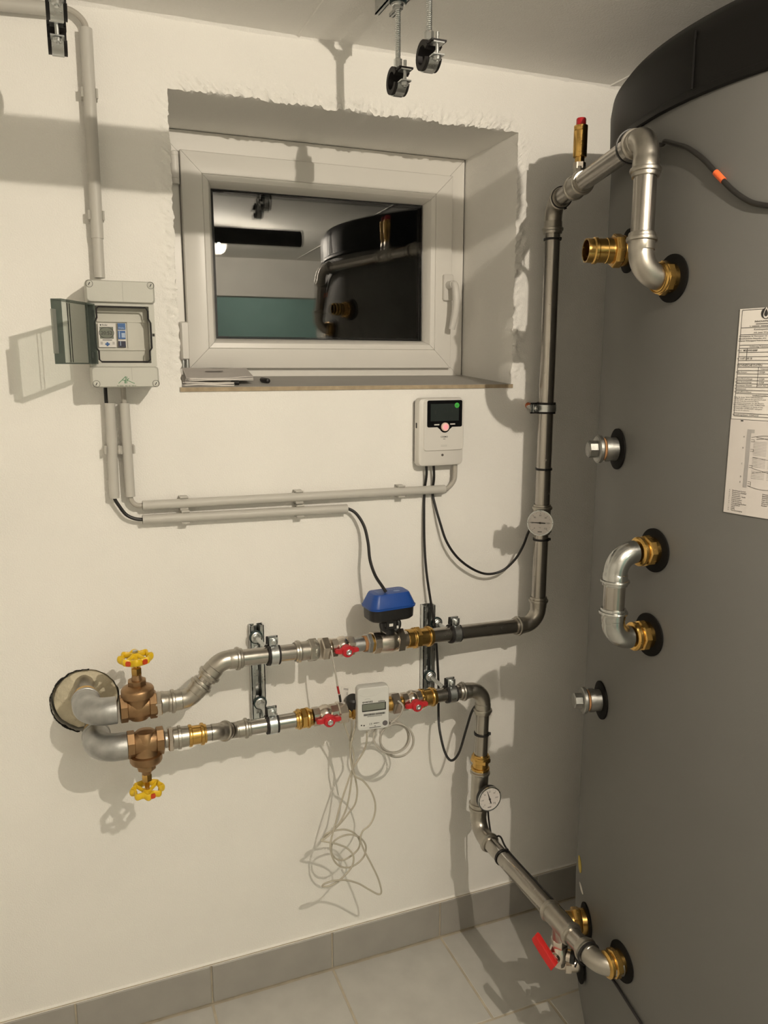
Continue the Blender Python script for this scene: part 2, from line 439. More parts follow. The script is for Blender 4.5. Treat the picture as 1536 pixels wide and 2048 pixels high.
bar_frame('glazing_bead', SX0+.0472, SX1-.0472, SZ0+.0472, SZ1-.0472, .03, [(.0003, SY_+.05), (.0003, SY_+.0015), (.0015, SY_+.0004), (.0125, SY_+.0022), (.0155, SY_+.006), (.0235, SY_+.033), (.0235, SY_+.05)], m_upvc)
GY = SY_+.036
PANE_SKEW = math.radians(-1.2)                   # the glazing sits slightly askew in the sash
bar_frame('glass_gasket', SX0+.070, SX1-.070, SZ0+.070, SZ1-.070, .004, [(0, GY+.004), (0, GY-.0015), (.003, GY-.0015), (.0038, GY+.004)], m_gasket)
for yy in (GY, GY+.018):
    MB().box(((SX0+SX1)/2, yy+.002, (SZ0+SZ1)/2), (SX1-SX0-.138, .004, SZ1-SZ0-.138), Matrix.Rotation(PANE_SKEW, 3, 'Z')).build('pane', m_glass, win, smooth=False)
bar_frame('spacer', SX0+.071, SX1-.071, SZ0+.071, SZ1-.071, .004, [(0, GY+.018), (0, GY+.005), (.006, GY+.005), (.006, GY+.018)], m_gasket)
# dark shaft outside
sh = MB()
for c, s in (((.6, 1.3, 1.0), (2.4, .05, 3)), ((-.4, .85, 1.0), (.05, .9, 3)), ((1.6, .85, 1.0), (.05, .9, 3)), ((.6, .85, -.2), (2, .9, .05))): sh.box(c, s)
struct(sh.build('wall_window_shaft', mat('dark_shaft_concrete', (.10, .10, .09), .9, var=.2, vscale=10), smooth=False))
# handle
hx = P(894, 580, -SY_).x; hz1 = P(894, 549, -SY_).z; hz0 = P(894, 602, -SY_).z
mb = MB(); rr_loft(mb, (hx, SY_, (hz0+hz1)/2), (1, 0, 0), (0, 0, 1), (0, -1, 0), [(.028, hz1-hz0, .006, 0), (.028, hz1-hz0, .006, .009), (.024, hz1-hz0-.004, .005, .011)])
hd = mb.build('window_handle', m_white, win)
mb = MB(); mb.lathe((hx, SY_-.010, hz1-.028), (0, -1, 0), [(0, .0105), (.020, .0095), (.026, .0095)], 20)
pth = smooth_path([(hx, SY_-.028, hz1-.026), (hx+.002, SY_-.040, hz1-.030), (hx+.003, SY_-.045, hz1-.048), (hx+.004, SY_-.046, hz1-.075), (hx+.002, SY_-.040, hz1-.110), (hx-.002, SY_-.034, hz1-.140)], 6)
mb.sweep(pth, [.0085+.0012*math.sin(math.pi*i/(len(pth)-1)) for i in range(len(pth))], 14); mb.build('grip', m_white, hd)
# hinges
h1 = P(350, 335, -(FY-.008)); top = P(350, 302, -(FY-.008)).z; bot = P(350, 368, -(FY-.008)).z
mb = MB(); mb.lathe((h1.x, FY-.009, bot), (0, 0, 1), [(0, .0075), (.002, .0088), (.012, .0088), (.0123, .0078), (.0127, .0088), (top-bot-.010, .0088), (top-bot-.0097, .0078), (top-bot-.0093, .0088), (top-bot-.002, .0088), (top-bot, .006)], 18)
mb.box((h1.x-.006, FY-.003, (top+bot)/2), (.016, .008, (top-bot)*.98)); mb.build('hinge', m_upvc, win, label='white cylinder hinge beside the sash')
zt = P(372, 643, -(FY-.01)).z; zb = P(372, 720, -(FY-.01)).z; hx2 = P(371, 690, -(FY-.01)).x
mb = MB(); rr_loft(mb, (hx2, FY, (zt+zb)/2), (1, 0, 0), (0, 0, 1), (0, -1, 0), [(.022, zt-zb, .003, 0), (.022, zt-zb, .003, .010), (.014, zt-zb-.006, .003, .016)]); mb.build('hinge', m_upvc, win, label='white covered corner hinge above the sill')
mb = MB(); mb.lathe((hx2+.003, FY-.008, zb-.018), (0, 0, 1), [(0, .004), (.02, .004)], 12); mb.lathe((hx2-.006, FY-.006, zb-.018), (0, 0, 1), [(0, .003), (.02, .003)], 12); mb.build('hinge_pin', m_zinc, win)
# sill board
SF, SB = 1.4527, 1.4720                          # the sill board slopes gently towards the room
sprof = [(-.0025, SF-.0085), (-.0025, SF-.0006), (-.0015, SF), (RD+.01, SB), (RD+.01, SB-.0085)]
sl = struct(MB().loft([[V((x, y, z)) for y, z in sprof] for x in (WX0-.004, WX1+.004)]).build('trim_1', m_sill, smooth=False))
sl['label'] = 'grey window sill board with raw brown front edge'
MB().box(((WX0+WX1)/2, -.0032, SF-.0047), (WX1-WX0+.006, .0016, .0085)).build('cut_edge', m_sillcut, sl, smooth=False)

def proj(p):
    c = V(p)-CAM; z = c.dot(FW); return 768+CAM_F*c.dot(RT_)/z, 1024-CAM_F*c.dot(UP)/z
def along(A, B, px):                             # point of the line A-B that shows at picture column px
    A, B = V(A), V(B); lo, hi = -1.5, 2.5
    for _ in range(50):
        m = (lo+hi)/2
        if proj(A+(B-A)*m)[0] < px: lo = m
        else: hi = m
    return A+(B-A)*lo
def clear_mat(name, tint, k, col=(.9, .9, .9), rough=.05):      # thin see-through sheet: transmits tinted light, reflects a little
    m = bpy.data.materials.new(name); m.use_nodes = True; nt = m.node_tree; nt.nodes.clear()
    o = nt.nodes.new('ShaderNodeOutputMaterial'); mx = nt.nodes.new('ShaderNodeMixShader'); tr = nt.nodes.new('ShaderNodeBsdfTransparent'); gl = nt.nodes.new('ShaderNodeBsdfPrincipled')
    tr.inputs[0].default_value = (*tint, 1); gl.inputs['Base Color'].default_value = (*col, 1); gl.inputs['Roughness'].default_value = rough; mx.inputs[0].default_value = k
    nt.links.new(tr.outputs[0], mx.inputs[1]); nt.links.new(gl.outputs[0], mx.inputs[2]); nt.links.new(mx.outputs[0], o.inputs[0]); return m
PR = .0175                                       # outer radius of the press pipe

# ------------------------------------------------------------------ ceiling lamp and overhead pipe (seen in the pane, cast the shadows)
lamp = thing('ceiling_lamp', 'round white ceiling lamp with a lit glass jar, reflected in the window pane', 'lamp', (LAMP.x, LAMP.y, ZC))
MB().lathe((LAMP.x, LAMP.y, ZC), (0, 0, -1), [(0, .066), (.008, .066), (.018, .050), (.030, .042), (.036, .042), (.036, .036)], 32).build('lamp_base', m_white, lamp)
MB().lathe((LAMP.x, LAMP.y, ZC-.036), (0, 0, -1), [(0, .036), (.010, .039), (.050, .038), (.068, .030), (.078, .016), (.080, .001)], 32).build('lamp_glass', clear_mat('clear_lamp_glass', (.97, .97, .96), .06), lamp)
ldat = bpy.data.lights.new('lamp_light', 'POINT'); ldat.energy = LAMP_POWER; ldat.color = (1.0, .885, .735); ldat.shadow_soft_size = .006
lob = bpy.data.objects.new('lamp_light', ldat); COL.objects.link(lob); lob.parent = lamp; lob.location = LAMP-ORG[lamp]
MB().ring(V((LAMP.x, LAMP.y, LAMP.z)), (0, 0, 1), .0135, .0175, .008, .022, 24).build('lamp_bulb', m_lampglass, lamp, label='lit ring of the bulb')
MB().lathe((LAMP.x, LAMP.y, LAMP.z+.015), (0, 0, 1), [(0, .011), (.04, .012)], 20).build('lamp_socket', m_white, lamp)
OPY, OPZ = -.835, 1.976
mb = MB(); mb.sweep([(XL, OPY, OPZ), (.822, OPY, OPZ)], .031, 24)
op = tag(mb.build('overhead_pipe', m_darkpipe), 'dark insulated pipe running across the room under the ceiling lamp', 'pipe')
for x in (-.6,): MB().sweep([(x, OPY, OPZ+.02), (x, OPY, ZC)], .005, 10).build('hanger_rod', m_zinc, op)

# ------------------------------------------------------------------ tank
tank = thing('buffer_tank', 'tall grey jacketed hot water storage tank with black lid', 'tank', (TC.x, TC.y, 0))
ZL = 1.888
MB().lathe((TC.x, TC.y, 0), (0, 0, 1), [(0, .585), (.02, .590), (.10, .606), (.22, .616), (.34, TR), (ZL+.01, TR)], 160).build('body', m_tank, tank, label='grey synthetic leather insulation jacket')
lid = MB().lathe((TC.x, TC.y, ZL), (0, 0, 1), [(-.002, .600), (-.002, TR+.004), (0, TR+.006), (.008, TR+.006), (.011, TR+.004), (.075, TR+.006), (.096, TR+.003), (.110, TR-.008), (.117, TR-.03), (.119, .02)], 160).build('lid', m_lid, tank, label='black rounded lid')
mb = MB(); a = 178.3
mb.loft([[TS(a-.10, ZL+.01, .005), TS(a+.10, ZL+.01, .005), TS(a+.10, ZL+.01, .0085), TS(a-.10, ZL+.01, .0085)], [TS(a-.10, ZL+.09, .005), TS(a+.10, ZL+.09, .005), TS(a+.10, ZL+.09, .0085), TS(a-.10, ZL+.09, .0085)]])
mb.build('seam', m_lid, lid)
def rosette(az, z, r=.037):
    mb = MB(); n = 40; loops = []
    for rr, off in ((.001, .0005), (r, .0005), (r, .003), (r-.002, .004), (.001, .004)):
        loops.append([TS(az+math.degrees(math.cos(2*math.pi*i/n)*rr/TR), z+math.sin(2*math.pi*i/n)*rr, off) for i in range(n)])
    mb.loft(loops); return mb.build('rosette', m_disc, tank, label='black cover disc around a pipe connection')
def brass_fit(az, z, L=.042, rend=.0195, m=None, hexr=.0265):
    o = TS(az, z, .002); n = TN(az); mb = MB()
    mb.lathe(o, n, [(0, .023), (.010, .023)], 24); mb.lathe(o, n, [(.008, hexr*.9), (.010, hexr), (.020, hexr), (.022, hexr*.9)], 8)
    mb.lathe(o, n, [(.020, .0215), (.026, .0215), (.027, .0225), (L-.010, .0225), (L-.008, .0245), (L-.003, .0245), (L-.001, .0225), (L, rend)], 28)
    return mb.build('brass_fitting', m or m_brass, tank, label='bright brass pipe fitting')
def open_brass(az, z, L=.075):
    o = TS(az, z, .002); n = TN(az); mb = MB()
    mb.lathe(o, n, [(0, .026), (.012, .026)], 26); mb.lathe(o, n, [(.012, .027), (.014, .0285), (.026, .0285), (.028, .027)], 8)
    prof = [(.028, .0215), (.040, .0215), (.041, .0205), (L-.020, .0205), (L-.018, .0225), (L-.013, .0225), (L-.011, .0205), (L, .0205), (L, .018), (.03, .018)]
    mb.lathe(o, n, prof, 28)
    return mb.build('brass_fitting', m_brass, tank, label='open brass press fitting with no pipe attached')
def plug(az, z):
    o = TS(az, z, .002); n = TN(az)
    m_galv = mat('weathered_galvanised', (.30, .30, .285), .45, metal=1, rvar=.12, vscale=50, var=.25, bump=.4, bscale=150, bdist=.0008)
    MB().lathe(o, n, [(0, .021), (.014, .021), (.0145, .023), (.024, .023), (.0245, .0195)], 24).build('plug_nipple', m_galv, tank)
    MB().lathe(o, n, [(.024, .0205), (.029, .0205)], 24).build('seal_ring', m_seal, tank)
    mb = MB(); mb.lathe(o, n, [(.029, .024), (.031, .0255), (.036, .0255), (.038, .023)], 26); mb.lathe(o, n, [(.037, .0155), (.052, .0155), (.054, .013)], 8)
    mb.build('plug', m_galv, tank, label='galvanised screw plug')
azA, azB = 162.3, 176.2
for az, z in ((162.8, 1.692), (162.6, 1.347), (161.4, .854), (159.8, .352), (157.2, .225), (azB, 1.631), (azB, 1.192), (azB, 1.044), (174.6, .392)): rosette(az, z)
open_brass(162.8, 1.692); plug(162.6, 1.347); plug(161.4, .854); open_brass(159.8, .352, .062)
for z, L in ((1.631, .026), (1.192, .034), (1.044, .034)): brass_fit(azB, z, L)
brass_fit(174.6, .392, .034)
mb = MB(); o = TS(157.2, .225, .002); n = TN(157.2)
mb.lathe(o, n, [(0, .016), (.02, .016), (.02, .012), (.045, .012)], 20); mb.lathe(o, n, [(.02, .019), (.032, .019)], 6); mb.build('drain_nipple', m_nickel, tank)
# small stickers
for px, py, w, h, m in ((1160, 1728, .010, .031, m_yellowst), (1163, 1776, .009, .011, m_paper)):
    p = PT(px, py); az = math.degrees(math.atan2(p.y-TC.y, p.x-TC.x)); mb = MB(); loops = []
    for off in (.0003, .0012):
        loops.append([TS(az+math.degrees(x/TR)*2.2, p.z+y, off) for x, y in [(w*math.cos(t*.3142), h/2*math.sin(t*.3142)) for t in range(20)]])
    mb.loft(loops); mb.build('sticker', m, tank, label='small yellow oval sticker' if m is m_yellowst else 'small white sticker')

# data sheets stuck on the jacket
AZ0, SZT = 188.85, 1.5755
def on_tank(az0, z0, off): return lambda x, y: TS(az0+math.degrees(x/TR), z0+y, off)
def sheet(name, az, zt, w, h, m, label, off):
    mb = MB(); n = 12; loops = []
    f = on_tank(az, zt, off); g = on_tank(az, zt, off-.0006)
    for i in range(n+1):
        x = w*i/n; loops.append([f(x, 0), f(x, -h), g(x, -h), g(x, 0)])
    mb.loft(loops); return mb.build(name, m, tank, label=label)
SH = .1555; kv = SH/218.0; ku = .00076
s1 = sheet('data_label', AZ0, SZT, .118, SH, m_paper, 'printed white technical data sheet stuck on the grey jacket', .0012)
ink = MB(); inkb = MB()
fl = on_tank(AZ0, SZT, .0015)
def tx(px, py, s, size=3.6, bold=False, mbx=None, align='LEFT'):
    u = (px-1481)*ku + .0; v = -(py-618)*kv-size*kv*.36
    text_mb(s, size*kv*1.25, lambda x, y: fl(u+x, v+y), align, bold, mbx if mbx is not None else ink)
def ln(py, x0=.004, x1=.114, w=.00035):
    v = -(py-618)*kv
    for i in range(6):
        a = x0+(x1-x0)*i/6; b = x0+(x1-x0)*(i+1)/6
        ink.add([fl(a, v-w), fl(b, v-w), fl(b, v+w), fl(a, v+w)], [(0, 1, 2, 3)])
def vl(u, p0, p1, w=.0003):
    a, b = -(p0-618)*kv, -(p1-618)*kv
    ink.add([fl(u-w, a), fl(u+w, a), fl(u+w, b), fl(u-w, b)], [(0, 1, 2, 3)])
def wbar(p0, p1, py):
    v = -(py-618)*kv; a, b = (p0-1481)*ku, (p1-1481)*ku; m = int((b-a)/.0016)
    for i in range(m): ink.add([fl(a+i*.0016, v-.0006), fl(a+i*.0016+.0011, v-.0006), fl(a+i*.0016+.0011, v+.0006), fl(a+i*.0016, v+.0006)], [(0, 1, 2, 3)])
for y in (620.5, 655, 668.6, 689, 695, 703, 711.6, 719, 725.5, 732, 739, 745.5, 752, 758.7, 765, 771.6, 778, 784.5, 824, 830): ln(y)
vl(.004, 620.5, 830); vl(.114, 620.5, 830); vl(.0165, 695, 719); vl(.036, 732, 771.6)
cu, cv = .0405, -(628.7-618)*kv; n = 32                       # ring and drop emblem
inkb.add([fl(cu+.0078*math.cos(2*math.pi*i/n), cv+.0078*math.sin(2*math.pi*i/n)) for i in range(n)], [tuple(range(n))])
def drop(s, off, m, nm):
    pts = []
    for i in range(24):
        t = 2*math.pi*i/24; x = .0042*s*math.sin(t)*max(0, math.sin(t/2))**1.1; y = .0062*s*math.cos(t)
        pts.append(on_tank(AZ0, SZT, off)(cu+x, cv+y+.0008))
    MB().add(pts, [tuple(range(24))]).build(nm, m, s1, smooth=False)
drop(1.25, .0018, m_paper, 'emblem_outline'); drop(.85, .0021, m_ink, 'emblem_drop')
tx(1513, 644, 'INNOVATIVE', 4.3, True); tx(1503, 652.5, 'Tel.', 2.6); wbar(1516, 1560, 648.5); wbar(1509, 1524, 652.5); wbar(1526, 1560, 652.5)
tx(1513, 659, 'Kombispeicher', 4.4); tx(1513, 665, 'mit zwei Wendeln', 4.4)
for i, s in enumerate(('Thermospeicher für Warmwasser mit', 'diskontinuierlichen Heizquellen, wird', 'höherem Wirkungsgrad Wellrohrwärme')): tx(1483.5, 671.8+4.4*i, s, 3.1, True)
tx(1507, 692, 'Isolierung Polyester', 4.0); tx(1483, 699.5, 'Mod.', 3.8); tx(1495, 699.5, 'MX2W01000F', 4.1, True); tx(1483, 715.5, 'Nr. Art.', 3.4); tx(1495, 715.5, '97 030 18', 4.0, True)
tx(1484, 728.7, 'TECHNISCHE DATEN', 4.6); tx(1483, 742.3, 'Puffer-Körper', 3.5); tx(1532, 735.5, 'Temperatur', 3, True); tx(1531, 742.3, 'S235JR', 3.3)
tx(1483, 755.4, 'Untere Rohrschlange', 3.5); tx(1531, 755.4, 'S235JR', 3.3); tx(1483, 762, 'Obere Rohrschlange', 3.5); tx(1531, 762, 'S235JR', 3.3)
tx(1483, 768.4, 'Warmwasser Wendel', 3.4); tx(1529, 768.4, 'INOX AISI 316L', 3.2); tx(1483, 775, 'Wärmeverlust', 3.5); tx(1483, 781.3, 'Energieeffizienzklasse', 3.5)
tx(1521, 788, 'Installationsanleitung', 3.4, True)
for i, s in enumerate(('Prüfen Sie, ob das "BENUTZERHANDBUCH', 'UNTERLAGEN" dabei mit dem gekauften Produkt', 'sein einer Kopie des technischen Büros,', 'erforderlichen Dokumentes. Vor dem Benutzen', 'BENUTZERHANDBUCH UND TECHNISCHEN', 'die Einheits-Spezifikationen am Geräte auf dem', 'TECHNISCHEN UNTERLAGEN" nicht genau', 'worden alle Art erlöschen.')): tx(1483.5, 792+3.75*i, s, 2.7)
tx(1483, 827.3, 'Herstellungsdatum: 17/04/2018', 3.6)
ink.build('print', m_ink, s1, smooth=False); inkb.build('emblem_print', m_ink, s1, smooth=False)
S2T = SZT-SH-.0008
s2 = sheet('scheme_label', AZ0-.05, S2T, .122, .138, m_paper2, 'white sheet with a drawing of the tank, below the data sheet', .0012)
ink = MB(); gy = MB(); fl = on_tank(AZ0, S2T, .0015)
k2 = .138/186.0
def U(x): return x/9.75*ku                                    # zoomed pixel to metres on the sheet
def Q(mbx, u0, u1, v0, v1): mbx.add([fl(u0, v0), fl(u1, v0), fl(u1, v1), fl(u0, v1)], [(0, 1, 2, 3)])
Q(ink, .016, .118, -.0005, -.0022)
Q(gy, .0275, .0335, -.013, -.097); Q(gy, .0335, .118, -.013, -.018)
Q(gy, .083, .089, -.018, -.100)
for i in range(26):
    y = -.030-i*.0021
    if 9 < i < 11 or 17 < i < 20: continue
    ink.add([fl(.0385, y), fl(.078, y-.0006), fl(.078, y-.0009), fl(.0385, y-.0003)], [(0, 1, 2, 3)])
for a, b in (((.039, -.052), (.074, -.056)), ((.039, -.068), (.07, -.074)), ((.074, -.068), (.040, -.075)), ((.042, -.026), (.074, -.023)), ((.042, -.023), (.074, -.028))):
    ink.add([fl(a[0], a[1]), fl(b[0], b[1]), fl(b[0], b[1]-.0005), fl(a[0], a[1]-.0005)], [(0, 1, 2, 3)])
pts = [(.0345+.046*i/16, -.020-.0035*math.sin(math.pi*i/16)*-1-.004) for i in range(17)]
for (x0, y0), (x1, y1) in zip(pts, pts[1:]): ink.add([fl(x0, y0), fl(x1, y1), fl(x1, y1-.0005), fl(x0, y0-.0005)], [(0, 1, 2, 3)])
for (x0, y0), (x1, y1) in zip(pts, pts[1:]): ink.add([fl(x0, -.118-y0), fl(x1, -.118-y1), fl(x1, -.1185-y1), fl(x0, -.1185-y0)], [(0, 1, 2, 3)])
for y in (-.027, -.041, -.064, -.088, -.091):
    for (x0, x1) in ((.0345, .039), (.079, .083)):
        for (a, b, c, d) in ((x0, x1, y, y-.0004), (x0, x1, y-.003, y-.0034), (x1, x1+.0004, y, y-.0034)): Q(ink, a, b, c, d)
for i, y in enumerate((-.025, -.041, -.064, -.083, -.091)):
    text_mb('ABCDE'[i], .003, lambda x, yy, y=y: fl(.022+x, y+yy), 'LEFT', True, ink)
rowsL = ('Brauchwasser-Vorlauf', 'Brauchwasser-Rücklauf', 'Kesselvorlauf', 'Thermometer - Sonde', 'Kesselrücklauf', 'Kaltwasserzulauf', 'Puffer-Entlüftung', 'Heizungsanlage-Rücklauf', 'Kesselrücklauf', 'Ablauf', 'Entlftg.', 'Wärmeversorgung')
for i, s in enumerate(rowsL):
    text_mb('ABCDEFGHILMN'[i], .0022, lambda x, y, i=i: fl(.0065+x, -.1045-.0027*i+y), 'LEFT', True, ink)
    text_mb(s, .0024, lambda x, y, i=i: fl(.0115+x, -.1045-.0027*i+y), 'LEFT', True, ink)
for i, s in enumerate(('Heizungsanlage', 'Elektrischer Einsatz', 'Zirkulation', 'Solar-Vorlauf', 'Solar-Rücklauf', 'Niedertemperatur', 'Rücklauf')):
    text_mb(s, .0024, lambda x, y, i=i: fl(.058+x, -.1045-.0027*i+y), 'LEFT', True, ink)
ink.build('print', m_ink, s2, smooth=False); gy.build('grey_print', mat('pale_grey_ink', (.36, .345, .335), .8), s2, smooth=False)

# ------------------------------------------------------------------ pipe fittings
def pipe(par, a, b, r=PR, m=None): return MB().sweep([a, b], r, 28).build('pipe', m or m_steel, par)
BEAD0 = [(0, .0028), (.002, .0034), (.0055, .0034), (.0065, .0058), (.0095, .0066), (.0125, .0058), (.0135, .0030), (.026, .0026), (.027, .0016)]
def press_elbow(par, c, din, dout, r=PR, rb=.042, s0=True, s1=True, m=None, name='elbow', ks=1.0):
    BEAD = [(t*ks, e) for t, e in BEAD0]
    c, a, b = V(c), V(din).normalized(), V(dout).normalized()
    th = a.angle(b); tl = rb*math.tan(th/2); pts = []; rad = []
    s_in = c-a*tl; s_out = c+b*tl
    sl = BEAD[-1][0]
    if s0:
        for t, e in BEAD: pts.append(s_in-a*(sl-t)); rad.append(r+e)
    nrm = (b-a*a.dot(b)).normalized(); cen = s_in+nrm*rb; N = 14
    for i in range(N+1):
        t = th*i/N; pts.append(cen-nrm*rb*math.cos(t)+a*rb*math.sin(t)); rad.append(r+.0018)
    if s1:
        for t, e in reversed(BEAD): pts.append(s_out+b*(sl-t)); rad.append(r+e)
    # drop coincident points
    P2 = [pts[0]]; R2 = [rad[0]]
    for p, q in zip(pts[1:], rad[1:]):
        if (p-P2[-1]).length > 1e-5: P2.append(p); R2.append(q)
    MB().sweep(P2, R2, 28).build(name, m or m_steelfit, par)
    return s_in-a*(sl*.6 if s0 else 0), s_out+b*(sl*.6 if s1 else 0)
def coupling(par, a, b, r=PR, m=None, hexes=(), name='press_socket'):
    a, b = V(a), V(b); L = (b-a).length; d = (b-a).normalized(); mb = MB()
    prof = [(0, r+.0028), (.004, r+.0034), (.005, r+.0058), (.008, r+.0066), (.011, r+.0058), (.012, r+.003), (L-.012, r+.003), (L-.011, r+.0058), (L-.008, r+.0066), (L-.005, r+.0058), (L-.004, r+.0034), (L, r+.0028)]
    if L < .03: prof = [(0, r+.0028), (.003, r+.0034), (.004, r+.0058), (.007, r+.0066), (.010, r+.0058), (.011, r+.003), (L, r+.003)]
    mb.lathe(a, d, prof, 28)
    for t0, t1, rr in hexes: mb.lathe(a, d, [(t0, rr*.93), (t0+.0012, rr), (t1-.0012, rr), (t1, rr*.93)], 6)
    return mb.build(name, m or m_steelfit, par)
def nut(par, a, b, r, m=None, n=6, name='union_nut', rot=.2):
    a, b = V(a), V(b); L = (b-a).length; return MB().lathe(a, b-a, [(0, r*.90), (.0022, r), (L-.0022, r), (L, r*.90)], n, rot=rot).build(name, m or m_nickel, par)
def cyl(par, a, b, r, m, name, n=24):
    a, b = V(a), V(b); L = (b-a).length; return MB().lathe(a, b-a, [(0, r*.96), (.0008, r), (L-.0008, r), (L, r*.96)], n).build(name, m, par)

# --- upper line, riser, drop to the tank
UA, UB = P(545, 1309, .140), P(1075, 1247, .086)
ul = lambda px: along(UA, UB, px)
udir = (UB-UA).normalized()
LAx, LBx = P(544, 1447.5, .136), P(901, 1387, .136)
ll = lambda px: along(LAx, LBx, px); ldir = (LBx-LAx).normalized()
up = thing('supply_pipe', 'stainless press pipe run rising up the wall and over to the tank top', 'pipe', ul(900))
gv1 = P(277, 1413, .150); c2 = ul(441); c1 = V((c2.x-.064, -.148, gv1.z))
d12 = (c2-c1).normalized()
e0 = V((c1.x-.0, c1.y, c1.z))
i0, o0 = press_elbow(up, c1, V((1, .03, 0)), d12, rb=.036, s1=True, name='bend')
i1, o1 = press_elbow(up, c2, d12, udir, rb=.036, name='bend')
pipe(up, o0, i1); pipe(up, o1-udir*.01, ul(600))
coupling(up, ul(589), ul(634), hexes=((.030, .048, .0255),))
# adapter between gate valve and first bend
MB().lathe(c1-V((.078, 0, 0)), (1, .03, 0), [(0, .018), (.012, .018), (.013, .0215), (.026, .0225), (.030, .021), (.060, .0195)], 28).build('adapter', m_steelfit, up)
nut(up, c1-V((.070, 0, 0)), c1-V((.055, 0, 0)), .0265, m_nickel, name='hex_ring')
coupling(up, ul(822), ul(862), m=m_brass, hexes=((.006, .020, .0255),), name='brass_coupling')
cor = UB
RXY = (UB.x+.001, UB.y); zr = P(1108, 406, .086).z; rtop = V((*RXY, zr))
i2, o2 = press_elbow(up, cor, udir, (0, 0, 1), rb=.040)
pipe(up, ul(855), i2)
T2 = TS(azB, 1.631); etop = V((.846, -.622, 1.842)); ebot = V((T2.x-.060, T2.y+.004, 1.631))
dt = (etop-rtop).normalized()
i3, o3 = press_elbow(up, rtop, (0, 0, 1), dt, rb=.038)
ZG = P(1080, 1046, .12).z
tee_a, tee_b = V((*RXY, ZG-.035)), V((*RXY, ZG+.037))
pipe(up, o2, tee_a+V((0, 0, .01)), PR); pipe(up, tee_b-V((0, 0, .01)), i3)
coupling(up, tee_a, tee_b, name='tee')
# air vent tee on the top run
tv = along(rtop, etop, 1157)
coupling(up, tv-dt*.036, tv+dt*.036, name='tee')
cyl(up, tv, tv+V((0, 0, .034)), .0115, m_steelfit, 'tee_branch')
ddn = (ebot-etop).normalized()
i4, o4 = press_elbow(up, etop, dt, ddn, rb=.040)
pipe(up, o3, tv); pipe(up, tv, i4)
nB = -TN(azB)
i5, o5 = press_elbow(up, ebot, ddn, nB, rb=.037, s1=False)
pipe(up, o4, i5)

av = thing('air_vent', 'slim brass vent valve with red cap standing on the top pipe', 'valve', tv+V((0, 0, .034)))
b = tv+V((0, 0, .030))
MB().lathe(b, (0, 0, 1), [(0, .0125), (.012, .0125)], 6).build('hex_base', m_nickel, av)
MB().lathe(b, (0, 0, 1), [(.012, .0095), (.022, .0095), (.022, .0125), (.024, .0135), (.070, .0135), (.0705, .0128), (.0715, .0135), (.080, .0135), (.081, .012)], 24).build('vent_body', m_brass, av)
MB().lathe(b, (0, 0, 1), [(.081, .0095), (.092, .0095), (.094, .0085)], 20).build('vent_cap', m_red, av, label='red cap')

# --- lower line, down to the tank bottom
lo = thing('return_pipe', 'stainless press pipe run dropping down the wall to the bottom of the tank', 'pipe', ll(700))
LZ = .387; LX = .8465
elc = ll(967); eld = V((LX+.002, -.143, LZ)); T8 = TS(174.6, .392); elt = V((LX+.003, -.628, LZ+.003))
i6, o6 = press_elbow(lo, elc, ldir, (eld-elc), rb=.036, r=.0160)
pipe(lo, ll(868), i6, .0160)
dd = (eld-elc).normalized()
at = lambda py: elc+(eld-elc)*((py-proj(elc)[1])/(proj(eld)[1]-proj(elc)[1]))
pipe(lo, o6, at(1515), .0160)
coupling(lo, at(1506), at(1540), r=.0160, m=m_brass, hexes=((.010, .020, .0235),), name='brass_coupling')
coupling(lo, at(1536), at(1612), name='tee')
pipe(lo, at(1600), at(1650)); 
d6 = V((.001, -1, 0)).normalized()
i7, o7 = press_elbow(lo, eld, dd, d6, rb=.040)
pipe(lo, at(1630), i7)
y_t0, y_t1 = -.448, -.535
pipe(lo, o7, V((LX+.002, y_t0-.01, LZ+.002)))
coupling(lo, V((LX+.002, y_t0, LZ+.002)), V((LX+.002, y_t1, LZ+.002)), name='tee')
i8, o8 = press_elbow(lo, elt, d6, -TN(174.6), rb=.040, s1=False)
pipe(lo, V((LX+.002, y_t1+.01, LZ+.002)), i8)
# left end of the lower line: brass joint and offset bends
vd = .164
q0, q1 = P(333, 1478.5, vd), P(432, 1463.5, vd); qd = (q1-q0).normalized(); ql = lambda px: along(q0, q1, px)
b1 = ql(432); b2 = ll(466)
MB().lathe(ql(330), qd, [(0, .017), (.010, .017), (.011, .0215), (.024, .0215), (.025, .0235), (.030, .0235), (.031, .021), (.048, .020)], 28).build('adapter', m_steelfit, lo)
nut(lo, ql(335), ql(346), .026, m_nickel, name='hex_ring')
coupling(lo, ql(372), ql(412), r=.0160, m=m_brass, name='brass_coupling')
_, p0_ = press_elbow(lo, b1, qd, (b2-b1), r=.0150, rb=.026, s0=False, name='bend')
p1_, p2_ = press_elbow(lo, b2, (b2-b1), ldir, r=.0150, rb=.026, s0=False, name='bend')
pipe(lo, ql(408), b1-qd*.01, .0160)
pipe(lo, p2_-ldir*.008, ll(596), .0160)
coupling(lo, ll(590), ll(622), r=.0160, m=m_brass, hexes=((.012, .024, .0235),), name='brass_coupling')
coupling(lo, ll(836), ll(870), r=.0160, m=m_brass, hexes=((.004, .014, .0235),), name='brass_coupling')

